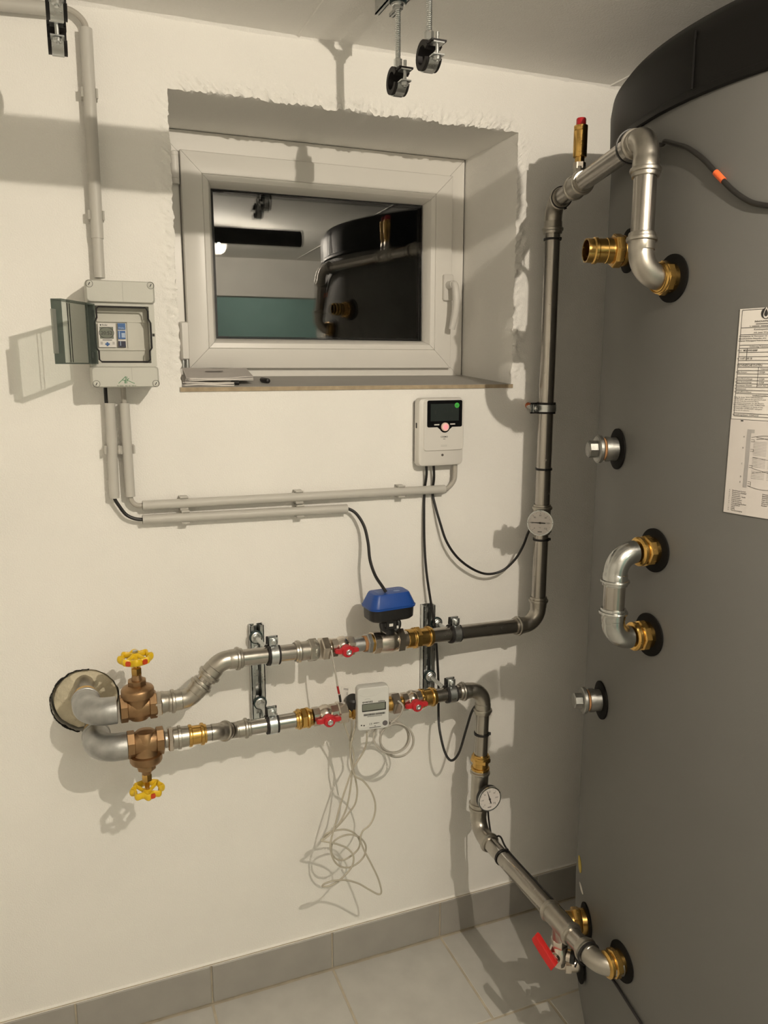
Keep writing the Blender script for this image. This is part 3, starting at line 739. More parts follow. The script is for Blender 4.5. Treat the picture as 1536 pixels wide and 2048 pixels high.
# --- bypass loop on the tank
m_galvfit = mat('bright_zinc_fitting', (.50, .505, .49), .22, metal=1, rvar=.1, vscale=40, var=.10)
T4, T5 = TS(azB, 1.192), TS(azB, 1.044); w = .074
bp = thing('bypass_pipe', 'short bowed pipe joining two brass connections on the tank side', 'pipe', (T4.x-w, T4.y, 1.044))
k4, k5 = T4+TN(azB)*w, T5+TN(azB)*w
press_elbow(bp, k4, TN(azB), (0, 0, -1), rb=.034, s0=False, m=m_galvfit, ks=.75); press_elbow(bp, k5, (0, 0, -1), -TN(azB), rb=.034, s1=False, m=m_galvfit, ks=.75)
pipe(bp, k4-V((0, 0, .05)), k5+V((0, 0, .05)))

# --- galvanised elbows out of the wall
def wall_elbow(start, corner, label):
    t = thing('wall_elbow', label, 'pipe', start, 'galvanised elbows out of the core hole')
    s, c = V(start), V(corner); d = (c-s).normalized(); b = V((1, .0, 0))
    R = .0265; rb = .042; th = d.angle(b); tl = rb*math.tan(th/2); nrm = (b-d*d.dot(b)).normalized(); si = c-d*tl; cen = si+nrm*rb
    pts = [si-d*.028, si-d*.022, si-d*.0215]; rad = [R+.001, R+.001, R]
    for i in range(15):
        a = th*i/14; pts.append(cen-nrm*rb*math.cos(a)+d*rb*math.sin(a)); rad.append(R)
    e = pts[-1]; pts += [e+b*.012, e+b*.013]; rad += [R, R-.001]
    MB().sweep(pts, rad, 32).build('elbow', m_galv, t)
    MB().lathe(s+d*.02, d, [(0, .0205), ((si-s).length-.046, .0205)], 28).build('nipple', m_steelfit, t)
    MB().lathe(si-d*.046, d, [(0, .0225), (.001, .0245), (.007, .0245), (.0075, .023), (.009, .023), (.0095, .0262), (.019, .0262), (.0195, .024)], 32).build('brass_ring', m_brass, t)
    return t
wall_elbow((-.016, .045, gv1.z), (-.012, -.150, gv1.z), 'upper galvanised elbow turning from the wall hole to the upright gate valve')
q_v2 = ql(291)
wall_elbow((.000, .045, q_v2.z), (.002, -vd, q_v2.z), 'lower galvanised elbow turning from the wall hole to the upside-down gate valve')

# --- gate valves
def gate_valve(o, x, flip, label, reds):
    Tm = frame(o, x, (0, 0, -1 if flip else 1)) @ Matrix.Diagonal((.88, .88, 1, 1)); t = thing('gate_valve', label, 'valve', o)
    mb = MB(Tm); X = (1, 0, 0); Z = (0, 0, 1)
    for s in (-1, 1): mb.lathe((s*.0225, 0, 0), (s, 0, 0), [(0, .0245), (.0015, .0275), (.0155, .0275), (.017, .0250)], 8, rot=.39)
    mb.lathe((-.030, 0, 0), X, [(0, .022), (.008, .0235), (.018, .0265), (.030, .0275), (.042, .0265), (.052, .0235), (.060, .022)], 28)
    mb.lathe((0, 0, 0), Z, [(-.026, .010), (-.024, .020), (-.01, .0265), (.012, .0275), (.022, .0290), (.024, .0300)], 28)
    mb.build('valve_body', m_redbrass, t, label='cast red brass body')
    mb = MB(Tm); mb.lathe((0, 0, 0), Z, [(.022, .0310), (.024, .0355), (.036, .0355), (.040, .0330), (.044, .024), (.046, .020), (.047, .0165)], 28)
    mb.lathe((0, 0, 0), Z, [(.044, .0195), (.0455, .0205), (.055, .0205), (.0565, .0185)], 8, rot=.3)
    mb.lathe((0, 0, 0), Z, [(.056, .012), (.068, .0095)], 24); mb.build('bonnet', m_redbrass, t)
    mb = MB(Tm); mb.lathe((0, 0, 0), Z, [(.066, .0105), (.0675, .0118), (.080, .0118), (.082, .0095)], 6); mb.lathe((0, 0, 0), Z, [(.080, .0055), (.112, .0055), (.113, .004)], 14)
    mb.build('stem_nut', m_brass, t)
    zc = .100; n = 96; loops = []
    mb = MB(Tm)
    for i in range(n):
        a = 2*math.pi*i/n; r = .0315+.0032*math.cos(8*a); loop = []
        for k in range(10):
            b = 2*math.pi*k/10; loop.append(V(((r+.0042*math.cos(b))*math.cos(a), (r+.0042*math.cos(b))*math.sin(a), zc+.0070*math.sin(b)+.0012*math.cos(8*a))))
        loops.append(loop)
    mb.loft(loops, closed=True)
    for i in range(4):
        a = math.pi/4+i*math.pi/2; c, s = math.cos(a), math.sin(a)
        mb.sweep([(.006*c, .006*s, zc+.006), (.016*c, .016*s, zc+.004), (.031*c, .031*s, zc)], [.0048, .0040, .0042], 10)
    mb.lathe((0, 0, zc-.001), Z, [(0, .0075), (.001, .0095), (.011, .0095), (.012, .008)], 20)
    hw = mb.build('handwheel', m_yellow, t, label='yellow scalloped handwheel')
    for a in reds:
        a = math.radians(a); m2 = MB(Tm)
        c = V((.0345*math.cos(a), .0345*math.sin(a), zc)); ra = V((math.cos(a), math.sin(a), 0)); ta = V((-math.sin(a), math.cos(a), 0))
        m2.loft([[c+ta*x+V((0, 0, y)) for x, y in rrect(.0115, .010, .003, 3)], [c+ra*.0028+ta*x+V((0, 0, y)) for x, y in rrect(.0105, .009, .003, 3)]])
        m2.build('red_mark', m_redenamel, hw, label='worn red patch')
    MB(Tm).lathe((0, 0, zc+.010), Z, [(0, .0062), (.005, .0062), (.006, .005)], 6).build('wheel_nut', m_zinc, hw)
    return t
gate_valve(gv1, (1, 0, 0), False, 'brass gate valve standing upright with its yellow handwheel on top', (240, 300, 60, 120))
gate_valve(q_v2, qd, True, 'brass gate valve hanging upside down with its yellow handwheel below', (75,))

# --- ball valves with red butterfly handles
def butterfly(T0, tilt):
    pts = []
    prof = [(-.034, .0035), (-.030, .0065), (-.022, .0058), (-.015, .0085), (-.011, .0115)]
    upper = prof + [(-.004, .0125), (.004, .0125)] + [(-x, y) for x, y in reversed(prof)]
    low = [(-.034, -.0030), (-.026, -.0045), (-.016, -.0045), (-.013, -.009), (-.008, -.0135), (0, -.0155)]
    lower = low + [(-x, y) for x, y in reversed(low[:-1])]
    return upper + lower[::-1]
def ball_valve(name, label, a, b, group=None, neck=.031):
    a, b = V(a), V(b); L = (b-a).length; x = (b-a).normalized(); c = (a+b)/2
    Tm = frame(a, x, (0, 0, 1)); t = thing(name, label, 'valve', c, group)
    mb = MB(Tm); X = (1, 0, 0)
    mb.lathe((0, 0, 0), X, [(0, .0175), (.0012, .0205), (L*.26, .0205), (L*.28, .0185)], 8, rot=.2)
    mb.lathe((0, 0, 0), X, [(L*.26, .0175), (L*.32, .0195), (L*.45, .0225), (L*.58, .0225), (L*.68, .0200), (L*.72, .0180)], 28)
    mb.lathe((0, 0, 0), X, [(L*.70, .0180), (L*.715, .0210), (L-.0012, .0210), (L, .0175)], 8, rot=.2)
    mb.lathe((L*.5, 0, 0), (0, -1, 0), [(.0, .012), (.026, .012), (.027, .0095), (neck-.006, .0095)], 20)
    mb.build('valve_body', m_nickel, t)
    hb = MB(Tm); poly = butterfly(Tm, 0)
    hb.loft([[V((L*.5+px_*s*.80, -neck+.006-y_, pz*s*.88)) for px_, pz in poly] for y_, s in ((0, .92), (.0012, 1.0), (.0075, 1.0), (.009, .94))])
    hb.lathe((L*.5, 0, 0), (0, -1, 0), [(neck-.008, .0125), (neck+.006, .0125), (neck+.008, .011)], 20)
    h = hb.build('handle', m_red, t, label='red butterfly handle')
    sb = MB(Tm); sb.lathe((L*.5, 0, 0), (0, -1, 0), [(neck+.0075, .0068), (neck+.011, .0068), (neck+.0115, .006), (neck+.0115, .0036), (neck+.009, .0034), (neck+.009, .0001)], 6); sb.build('screw', m_zinc, h)
    return t
bv = ball_valve('ball_valve', 'nickel ball valve with red butterfly handle on the supply pipe beside the blue actuator', ul(660), ul(706))
nut(bv, ul(640), ul(655), .0265); cyl(bv, ul(654), ul(662), .0135, m_nickel, 'neck')
bv2 = ball_valve('ball_valve', 'nickel ball valve with red butterfly handle between brass joint and the meter', ll(624), ll(675))
nut(bv2, ll(674), ll(693), .0260)
bv3 = ball_valve('ball_valve', 'nickel ball valve with red butterfly handle between the meter and the wall rail', ll(803), ll(842))
nut(bv3, ll(780), ll(797), .0255); cyl(bv3, ll(795), ll(804), .0125, m_brass, 'neck')

# --- motor valve with blue actuator
mvp = ul(775)
mv = thing('motor_valve', 'nickel valve carrying a blue and black electric actuator', 'valve', mvp)
cyl(mv, ul(704), ul(730), .0155, m_galv, 'nipple'); cyl(mv, ul(726), ul(733), .0175, m_seal, 'hemp_seal')
nut(mv, ul(731), ul(741), .0235, m_galv, name='hex_ring')
cyl(mv, ul(740), ul(744), .0215, m_brass, 'brass_ring')
mb = MB(); a = ul(743); L = (ul(809)-a).length
mb.lathe(a, udir, [(0, .0225), (.0012, .0250), (L*.20, .0250), (L*.22, .023)], 8, rot=.2); mb.lathe(a, udir, [(L*.2, .0235), (L*.3, .0245), (L*.52, .0265), (L*.58, .0265), (L*.66, .0235), (L*.70, .0235)], 30)
mb.lathe(a, udir, [(L*.69, .0255), (L*.71, .0285), (L*.90, .0285), (L*.92, .0255)], 6, rot=.2); mb.lathe(a, udir, [(L*.9, .0195), (L+.012, .0195)], 26)
mb.build('valve_body', m_nickel, mv)
cyl(mv, ul(812), ul(823), .0215, m_brass, 'brass_ring')
ax_c = mvp+V((0, -.006, 0))
mb = MB(); mb.lathe(mvp, (0, 0, 1), [(.020, .0165), (.046, .0165), (.050, .020), (.056, .020)], 26)
for dx in (-.016, .016): mb.sweep(smooth_path([mvp+V((dx, -.012, .054)), mvp+V((dx*1.25, -.016, .046)), mvp+V((dx*1.1, -.018, .036)), mvp+V((dx*.6, -.018, .030))], 4), .006, 10)
mb.box(mvp+V((0, -.018, .046)), (.024, .010, .022)); mb.build('adapter', m_black, mv)
ex, ey = V((udir.x, udir.y, 0)).normalized(), V((-udir.y, udir.x, 0)).normalized(); ao = mvp+V((.004, .004, 0))
mb = MB(); rr_loft(mb, ao, ex, ey, (0, 0, 1), [(.098, .058, .020, .054), (.106, .066, .022, .058), (.108, .068, .022, .083)], 6); mb.build('actuator_base', m_black, mv)
mb = MB(); rr_loft(mb, ao, ex, ey, (0, 0, 1), [(.112, .072, .020, .082), (.113, .073, .020, .086), (.109, .069, .018, .0865), (.107, .067, .017, .090), (.088, .050, .013, .112), (.084, .046, .012, .1145), (.078, .040, .010, .115)], 6)
mb.build('actuator_cover', m_blue, mv, label='blue plastic actuator cover')
mb = MB()
for i in range(6): mb.add([ao+ex*(-.030+.0035*i+dx)+ey*dy+V((0, 0, .1155)) for dx, dy in ((0, -.012), (.0012, -.012), (.0012, .010), (0, .010))], [(0, 1, 2, 3)])
for i in range(5): mb.add([ao+ex*(.004+.006*i+dx)+ey*(.006+dy)+V((0, 0, .1155)) for dx, dy in ((0, 0), (.004, 0), (.004, .003), (0, .003))], [(0, 1, 2, 3)])
mb.add([ao+ex*(.016+.008*math.cos(t*.3142))+ey*(-.008+.005*math.sin(t*.3142))+V((0, 0, .1155)) for t in range(20)], [tuple(range(20))])
mb.build('print', mat('pale_blue_ink', (.25, .33, .55), .6), mv, smooth=False)
MB().box(mvp+V((-.001, -.0235, .045)), (.009, .002, .006)).build('indicator', m_white, mv); MB().box(mvp+V((.014, -.0245, .039)), (.004, .002, .006)).build('indicator', m_white, mv)

# ------------------------------------------------------------------ rails and pipe clamps
def rail(name, label, p0, p1, outv, w=.031, dep=.020, slots=True):
    """slotted C channel from p0 to p1 (back side centre line), opening towards outv"""
    p0, p1, n = V(p0), V(p1), V(outv).normalized(); d = (p1-p0).normalized(); L = (p1-p0).length; s = d.cross(n)
    mb = MB(); R = Matrix((s, d, n)).transposed()
    bx = lambda a, l, c, sz: mb.box(p0+s*c[0]+d*a+n*c[1], (sz[0], l, sz[1]), R)
    t = .002
    for k in (-1, 1):
        bx(L/2, L, (k*(w/2-t/2), dep/2), (t, dep)); bx(L/2, L, (k*(w/2-.004), dep-t/2), (.008, t)); bx(L/2, L, (k*(w/2-.0075), dep-.003), (t, .006))
        bx(L/2, L, (k*(w/2-.006), t/2), (.012, t))
    a = .0
    while a < L:
        l = min(.016, L-a); bx(a+l/2, l, (0, t/2), (w-.02, t)); a += .030
    return tag(mb.build(name, m_zinc, smooth=False), label, 'rail')
rx1, rx2 = .3485, .7700
z_r1t, z_r1b = P(518, 1251, .02).z, P(517, 1446, .02).z
z_r2t, z_r2b = P(860, 1211, .02).z, P(858, 1382, .02).z
rail('mounting_rail', 'vertical slotted zinc rail on the wall behind the left pair of clamps', (rx1, -.001, z_r1b), (rx1, -.001, z_r1t), (0, -1, 0))
rail('mounting_rail', 'vertical slotted zinc rail on the wall behind the black cable', (rx2, -.001, z_r2b), (rx2, -.001, z_r2t), (0, -1, 0))
HX, HXL = .576, .0175
for x, lb in ((HX, 'slotted zinc rail on the ceiling carrying two empty clamps on long rods'), (HXL, 'slotted zinc rail on the ceiling above the grey cable conduit')):
    rail('ceiling_rail', lb, (x, -.212, ZC-.001), (x, -.66, ZC-.001), (0, 0, -1), w=.036, dep=.026)

def pipe_clamp(c, X, Z, r, rod_len, label, group=None, gap=10, base=True, nutlen=.014, wid=.022, name='pipe_clamp', lining=.0045):
    """ring axis X, threaded rod along Z, screwed ears on the -Y side"""
    Tm = frame(c, X, Z); t = thing(name, label, 'clamp', c, group)
    def arc(ri, ro, w, a0, a1, n=30):
        mb = MB(Tm); loops = []
        for i in range(n+1):
            a = math.radians(a0+(a1-a0)*i/n); cy, cz = -math.cos(a), math.sin(a)
            loops.append([V((-w/2, cy*ri, cz*ri)), V((w/2, cy*ri, cz*ri)), V((w/2, cy*ro, cz*ro)), V((-w/2, cy*ro, cz*ro))])
        return mb.loft(loops)
    ro = r+lining
    arc(r+.0003, ro, wid+.004, gap, 360-gap).build('rubber_lining', m_rubber, t)
    bd = arc(ro-.0002, ro+.0016, wid-.006, gap, 360-gap)
    zz = math.sin(math.radians(gap))*(ro+.001)
    for s in (-1, 1): bd.box((0, -(ro+.0075), s*zz), (wid-.004, .017, .002))
    bd.build('band', m_zinc, t)
    rb = MB(Tm)
    rb.box((0, -(ro+.0075), zz+.0026), (wid+.003, .0165, .0028)); rb.build('ear_pad', m_rubber, t)
    sc = MB(Tm); sc.lathe((0, -(ro+.0085), -zz-.010), (0, 0, 1), [(0, .003), (2*zz+.026, .003)], 10)
    sc.lathe((0, -(ro+.0085), -zz-.0075), (0, 0, 1), [(0, .0045), (.001, .0062), (.0045, .0066), (.006, .0064)], 14)
    sc.build('screw', m_zinc, t)
    nb = MB(Tm); nb.lathe((0, 0, ro), (0, 0, 1), [(0, .0075), (nutlen, .0075)], 6); nb.build('boss', m_zinc, t)
    rd = MB(Tm); n = int(rod_len/.003); prof = []
    for i in range(n): prof += [(i*.003, .0042), (i*.003+.0015, .0048)]
    rd.lathe((0, 0, ro+.004), (0, 0, 1), prof, 10); rd.build('threaded_rod', m_zinc, t)
    if base:
        e = ro+.004+rod_len
        MB(Tm).lathe((0, 0, e), (0, 0, -1), [(-.001, .0150), (.004, .0150), (.005, .012)], 24).build('washer_ring', mat('dark_green_rubber', (.012, .030, .030), .5), t)
        w_ = MB(Tm); w_.lathe((0, 0, e), (0, 0, -1), [(.004, .0125), (.006, .0125), (.007, .0105), (.009, .0095)], 24); w_.lathe((0, 0, e), (0, 0, -1), [(.008, .0088), (.014, .0088), (.015, .0075)], 6)
        w_.build('flange_nut', m_zinc, t)
    return t
for c, ax, r, lb in ((ul(545), udir, PR, 'rubber lined clamp holding the supply pipe on the rail near the bends'), (ll(544), ldir, .0160, 'rubber lined clamp holding the return pipe on the rail near the bends'),
                     (ul(908), udir, PR, 'rubber lined clamp holding the supply pipe on the rail with the black cable'), (ll(901), ldir, .0160, 'rubber lined clamp holding the return pipe on the rail with the black cable')):
    pipe_clamp(c, ax, (0, 1, 0), r, -c.y-r-.0085-.022, lb, 'clamps on the wall rails', gap=14)
cr = V((*RXY, P(1091, 816, .086).z))
rc = pipe_clamp(cr, (0, 0, 1), (0, 1, 0), PR, .086-PR-.012, 'steel clamp holding the riser pipe to the wall by an orange plug', gap=12, base=False)
MB().lathe((cr.x+.002, -.016, cr.z+.002), (.1, 1, 0), [(0, .004), (.004, .0065), (.014, .0075), (.02, .007)], 9).build('wall_plug', m_rustplug, rc)
for x, y, z, lb in ((HX, -.278, 1.990, 'empty rubber lined clamp on the ceiling rail, nearer the window wall'), (HX, -.408, 1.988, 'empty rubber lined clamp on the ceiling rail, farther from the window wall'),
                    (HXL, -.29, 1.978, 'empty rubber lined clamp hanging in front of the grey conduit'), (HXL, -.415, 1.980, 'empty rubber lined clamp hanging beside the cable bend under the ceiling')):
    pipe_clamp((x, y, z), (1, 0, 0), (0, 0, 1), .0140, ZC-.027-z-.0265, lb, 'empty clamps under the ceiling', gap=22, wid=.023, lining=.0085)

# ------------------------------------------------------------------ heat meter
mc = P(747, 1417, .178); mn = V((-.10, -.995, .0)).normalized()
mx = V((mn.y*-1, mn.x, 0)).normalized(); mz = V((0, 0, 1)); mx = mz.cross(mn)*-1; mx = mn.cross(mz)*-1
if mx.x < 0: mx = -mx
hm = thing('heat_meter', 'grey electronic heat meter with small display on the return pipe', 'meter', mc)
mw, mh = .0715, .0985
mb = MB(); rr_loft(mb, mc, mx, mz, -mn, [(mw-.004, mh-.004, .006, 0), (mw-.001, mh-.001, .007, .0015), (mw, mh, .008, .006), (mw, mh, .008, .020), (mw-.006, mh-.006, .008, .030)]); mb.build('housing', m_meter, hm)
mb = MB(); rr_loft(mb, mc-mn*.030, mx, mz, -mn, [(.040, .060, .01, 0), (.040, .060, .01, .010)]); mb.build('bracket', m_black, hm)
fm = lambda off=.0004: planar(mc+mn*off, mx, mz)
def MP(zx, zy): return ((zx-795)/16.4*1.03*.00108, -(zy-960)/16.4*.00108+(zx-795)/16.4*-.00000)
sk_ = lambda zx, zy: (MP(zx, zy)[0], MP(zx, zy+.19*(zx-795))[1])
def rect_on(mb, x, y, w, h, off): 
    f = fm(off); mb.add([f(x-w/2, y-h/2), f(x+w/2, y-h/2), f(x+w/2, y+h/2), f(x-w/2, y+h/2)], [(0, 1, 2, 3)])
dx, dy = sk_(812, 900)
mb = MB(); rr_loft(mb, mc+mx*dx+mz*dy, mx, mz, mn, [(.0535, .0180, .001, -.0005), (.0535, .0180, .001, .0006)]); mb.build('display_frame', m_gloss, hm)
mb = MB(); rr_loft(mb, mc+mx*(dx-.0006)+mz*(dy+.0008), mx, mz, mn, [(.0505, .0148, .0006, 0), (.0505, .0148, .0006, .0009)]); mb.build('display', m_lcd, hm)
ink = MB()
x, y = sk_(600, 730); text_mb('evenes', .0085, lambda u, v: fm()(x+u, y-.003+v), 'CENTER', True, ink)
x2, y2 = sk_(1060, 670); text_mb('zelsius', .0058, lambda u, v: fm()(x2+u, y2-.002+v), 'CENTER', True, ink)
for i in range(12):                               # arc over and under the logo
    a0, a1 = math.radians(60+5*i), math.radians(65+5*i); f = fm(.0004)
    ink.add([f(x+.013*math.cos(a), y-.0075+r*math.sin(a)) for a, r in ((a0, .0138), (a1, .0138), (a1, .0142), (a0, .0142))], [(0, 1, 2, 3)])
ink.build('logo_print', m_ink, hm, smooth=False); ink = MB()
bx_, by_ = sk_(825, 1150); u = -.0245; random.seed(3)
while u < .0245:
    w_ = random.choice((.0004, .0007, .0011)); rect_on(ink, bx_+u+w_/2, by_, w_, .0046, .0004); u += w_+random.choice((.0004, .0006))
for i in range(14): rect_on(ink, bx_-.015+i*.0024, by_-.0045, .0014, .0016, .0004)
ink.build('barcode_print', m_ink, hm, smooth=False); ink = MB()
x3, y3 = sk_(700, 1510); text_mb('CE', .0062, lambda u, v: fm()(x3+u, y3-.002+v), 'CENTER', False, ink)
for i in range(6): rect_on(ink, x3+.0075+i*.0022, y3+.0006, .0016, .0022 if i < 4 else .0014, .0004)
rect_on(ink, sk_(845, 1555)[0], sk_(845, 1555)[1]-.0008, .003, .0014, .0004); rect_on(ink, sk_(845, 1600)[0], sk_(845, 1600)[1]-.001, .026, .0013, .0004)
for zx in (395, 480):
    a_, b_ = sk_(zx, 1580); f = fm(.0004); ink.add([f(a_+.0017*math.cos(t*.524), b_+.0017*math.sin(t*.524)) for t in range(12)], [tuple(range(12))])
ink.build('print', m_ink, hm, smooth=False)
a_, b_ = sk_(1180, 1445); MB().lathe(mc+mx*a_+mz*b_, mn, [(-.001, .0058), (.0008, .0058), (.0014, .0052)], 24).build('button', mat('dark_grey_button', (.12, .11, .115), .5), hm)
gv = MB()                                          # moulded curves of the front
for (pts, nm) in (([(-.031, .034), (-.024, .0305), (-.010, .0290), (.006, .0300), (.020, .0345), (.029, .0400)], 0), ([(-.029, -.0455), (-.018, -.0400), (-.004, -.0370), (.012, -.0365), (.030, -.0400)], 1)):
    gv.sweep([mc+mx*p.x+mz*p.y+mn*.0001 for p in smooth_path([(a, b, 0) for a, b in pts], 5)], .0005, 6)
gv.build('moulded_line', m_meter, hm)
fb = MB(); a = ll(690); b = ll(783); L = (b-a).length
fb.lathe(a, ldir, [(0, .0165), (.010, .0165), (.013, .021), (L-.016, .021), (L-.012, .0165), (L, .0165)], 26); fb.build('flow_body', m_brass, hm)
MB().lathe(ll(704)+V((0, -.002, .006)), (0, -.25, 1), [(0, .0155), (.026, .0155), (.030, .012)], 24).build('sensor_cap', m_black, hm)

# ------------------------------------------------------------------ thermometers
def thermometer(c, n, stem_from, needle, label, sleeve, roll=0.0):
    n = V(n).normalized(); upv = V((0, 0, 1)); X = upv.cross(n).normalized(); Y = n.cross(X)
    if roll: X, Y = X*math.cos(roll)+Y*math.sin(roll), Y*math.cos(roll)-X*math.sin(roll)
    t = thing('thermometer', label, 'thermometer', c); R = .0300
    MB().lathe(c-n*.012, n, [(0, R-.002), (.001, R), (.012, R)], 48).build('casing', m_black, t)
    MB().ring(c, n, R-.0022, R+.0004, -.001, .0022, 48).build('bezel', m_zinc, t, label='shiny metal bezel')
    MB().lathe(c, n, [(-.001, R-.001), (.0004, R-.001)], 48).build('dial', m_dial, t)
    if sleeve: MB().sweep([stem_from, c-n*.010], .0065, 14).build('stem', m_nickel, t)
    f = lambda o: planar(c+n*o, X, Y); ink = MB()
    for k in range(25):
        a = math.radians(225-k*11.25); maj = k % 4 == 0; mid = k % 2 == 0
        if not mid: continue
        r0, r1, w_ = (R*.70, R*.82, .00035) if maj else (R*.76, R*.82, .0003)
        tx_, ty_ = -math.sin(a)*w_, math.cos(a)*w_
        ink.add([f(.0006)(r*math.cos(a)+s*tx_, r*math.sin(a)+s*ty_) for r, s in ((r0, -1), (r1, -1), (r1, 1), (r0, 1))], [(0, 1, 2, 3)])
        if maj:
            v = str(k*5); rr = R*.60; text_mb(v, .0052, lambda x, y, a=a, rr=rr: f(.0006)(rr*math.cos(a)+x, rr*math.sin(a)+y-.0018), 'CENTER', True, ink)
    text_mb('°C', .004, lambda x, y: f(.0006)(x, y-R*.42), 'CENTER', True, ink)
    ink.add([f(.0006)(x*.0048, -R*.70+y*.0012) for x, y in ((-1, -1), (1, -1), (1, 1), (-1, 1))], [(0, 1, 2, 3)])
    ink.build('print', m_inkgrey, t, smooth=False)
    a = math.radians(225-needle*2.25); cx, sx = math.cos(a), math.sin(a); g = f(.0012); h = f(.0018)
    pl = [(-R*.42, -.0011), (-R*.42, .0011), (0, .0013), (R*.74, .0004), (R*.74, -.0004), (0, -.0013)]
    nd = MB(); nd.loft([[q(u*cx-v*sx, u*sx+v*cx) for u, v in pl] for q in (g, h)]); nd.lathe(c+n*.0008, n, [(0, .0022), (.0022, .0022)], 14); nd.build('needle', m_ink, t)
    # small marks of the rim
    rm = MB()
    for k in range(4):
        a = k*math.pi/2; rm.box(c+X*(R-.0012)*math.cos(a)+Y*(R-.0012)*math.sin(a)+n*.002, (.002, .001, .002))
    rm.build('rim_clip', m_zinc, t)
    return t
g1d = V((-.62, -.785, 0)).normalized(); r1 = V((*RXY, ZG))
thermometer(r1+g1d*.043, (-.55, -.82, .08), r1, 20.5, 'round thermometer reading twenty on the tall riser pipe', True)
z2 = at(1580); thermometer(z2+V((.002, -.046, .004)), (0.02, -1, .02), z2, 52, 'round thermometer on the dropping pipe above the floor', True, roll=.0)

# ------------------------------------------------------------------ cables
def cable(name, label, pts, r, m, cat='cable', sub=7, group=None):
    return tag(MB().sweep(smooth_path(pts, sub), r, 10).build(name, m), label, cat, group)
def PP(l): return [P(a, b, c) for a, b, c in l]

# ------------------------------------------------------------------ electrical enclosure
ED = .100
def EP(px, py, d=ED): return P(px, py, d)
eb = EP(250, 775); exl, exr = .0375, .1590; ezb, ezt = 1.4560, 1.6500
ec = V(((exl+exr)/2, 0, (ezb+ezt)/2)); ew, eh = exr-exl, ezt-ezb
en = thing('electrical_enclosure', 'pale grey wall enclosure with an open smoked lid beside the window', 'electrical box', (ec.x, -.001, ezb))
X3, Z3, N3 = V((1, 0, 0)), V((0, 0, 1)), V((0, -1, 0))
oz1 = EP(250, 606).z; oz0 = EP(250, 733).z                      # cover splits
ox0, ox1 = EP(193, 668, .092).x, EP(300, 668, .092).x; pz1, pz0 = EP(245, 612, .092).z, EP(245, 726, .092).z
mb = MB(); rr_loft(mb, V((ec.x, 0, ec.z)), X3, Z3, N3, [(ew-.004, eh-.004, .006, .001), (ew, eh, .006, .003), (ew, eh, .006, .046)]); mb.build('back_box', m_box, en)
def cover(z0, z1, top):
    mb = MB(); c = V((ec.x, 0, (z0+z1)/2)); rr_loft(mb, c, X3, Z3, N3, [(ew, z1-z0, .004, .0465), (ew, z1-z0, .006, .094), (ew-.002, z1-z0-.002, .006, .098), (ew-.006, z1-z0-.004, .006, .100)])
    return mb.build('cover', m_box, en)
ct, cb_ = cover(oz1, ezt, True), cover(ezb, oz0, False)
mb = MB()
mb.box(((exl+ox0)/2+.001, -.069, (oz0+oz1)/2), (ox0-exl-.002, .045, oz1-oz0)); mb.box(((exr+ox1)/2-.001, -.069, (oz0+oz1)/2), (exr-ox1-.002, .045, oz1-oz0))
mb.box(((ox0+ox1)/2, -.069, (oz1+pz1)/2), (ox1-ox0, .045, oz1-pz1)); mb.box(((ox0+ox1)/2, -.069, (oz0+pz0)/2), (ox1-ox0, .045, pz0-oz0)); mb.build('window_surround', m_box, en, smooth=False)
mb = MB(); mb.box(((ox0+ox1)/2, -.056, (pz0+pz1)/2), (ox1-ox0-.001, .010, pz1-pz0-.001)); mb.build('inner_panel', m_boxin, en, smooth=False)
gz = MB(); gm = .0022
gp = [(ox0+gm, pz1-gm-.004), (ox0+gm+.004, pz1-gm), (ox1-gm-.004, pz1-gm), (ox1-gm, pz1-gm-.006), (ox1-gm, pz1-.022), (ox1+.002, pz1-.030), (ox1+.002, pz0+.028), (ox1-gm, pz0+.022), (ox1-gm, pz0+gm+.004), (ox1-gm-.004, pz0+gm), (ox0+gm+.004, pz0+gm), (ox0+gm, pz0+gm+.004), (ox0+gm, pz0+.022), (ox0-.002, pz0+.028), (ox0-.002, pz1-.030), (ox0+gm, pz1-.022)]
lp = [V((a, -.0925, b)) for a, b in gp]; loops = []
for i in range(len(lp)):
    p, q, r_ = lp[i-1], lp[i], lp[(i+1) % len(lp)]; td = (r_-p).normalized(); sd = td.cross(N3)
    loops.append([q+sd*.0016*math.cos(k*math.pi/4)+N3*.0016*math.sin(k*math.pi/4) for k in range(8)])
gz.loft(loops, closed=True); gz.build('gasket', m_rubber, en, label='black rubber gasket around the opening')
for px, py in ((178, 567), (301, 571), (193, 768), (312, 767)):
    c = EP(px, py); mb = MB(); mb.ring(c, N3, .0058, .0066, -.001, .0004, 24); mb.build('screw_recess_shade', mat('recess_shade_grey', (.16, .16, .14), .7), en); mb = MB(); mb.lathe(c, N3, [(-.001, .0048), (.0006, .0048), (.0009, .0042)], 20); s_ = mb.build('screw', m_box, en)  # dark ring colours in the shade of each screw recess
    MB().box(c+N3*.0009, (.0014, .0004, .0058), Matrix.Rotation(.5, 3, 'Y')).build('screw_slot', m_ink, s_, smooth=False)
for px, z0, z1 in ((245, oz1+.002, ezt-.003), (254, oz0-.025, oz0-.002)):
    MB().box((EP(px, 580).x, -ED-.0001, (z0+z1)/2), (.0007, .0006, z1-z0)).build('moulded_line', m_inkgrey if False else mat('shadow_grey', (.42, .42, .38), .6), en, smooth=False)
ak = MB(); f = lambda px, py: EP(px, py, ED+.0003)
def stroke(a, b, w=.0007):
    A, B = f(*a), f(*b); d = (B-A).normalized(); s = d.cross(N3)*w/2*1.6; ak.add([A-s, B-s, B+s, A+s], [(0, 1, 2, 3)])
zs = lambda x, y: (220+x/19.2, 740+y/19.2)
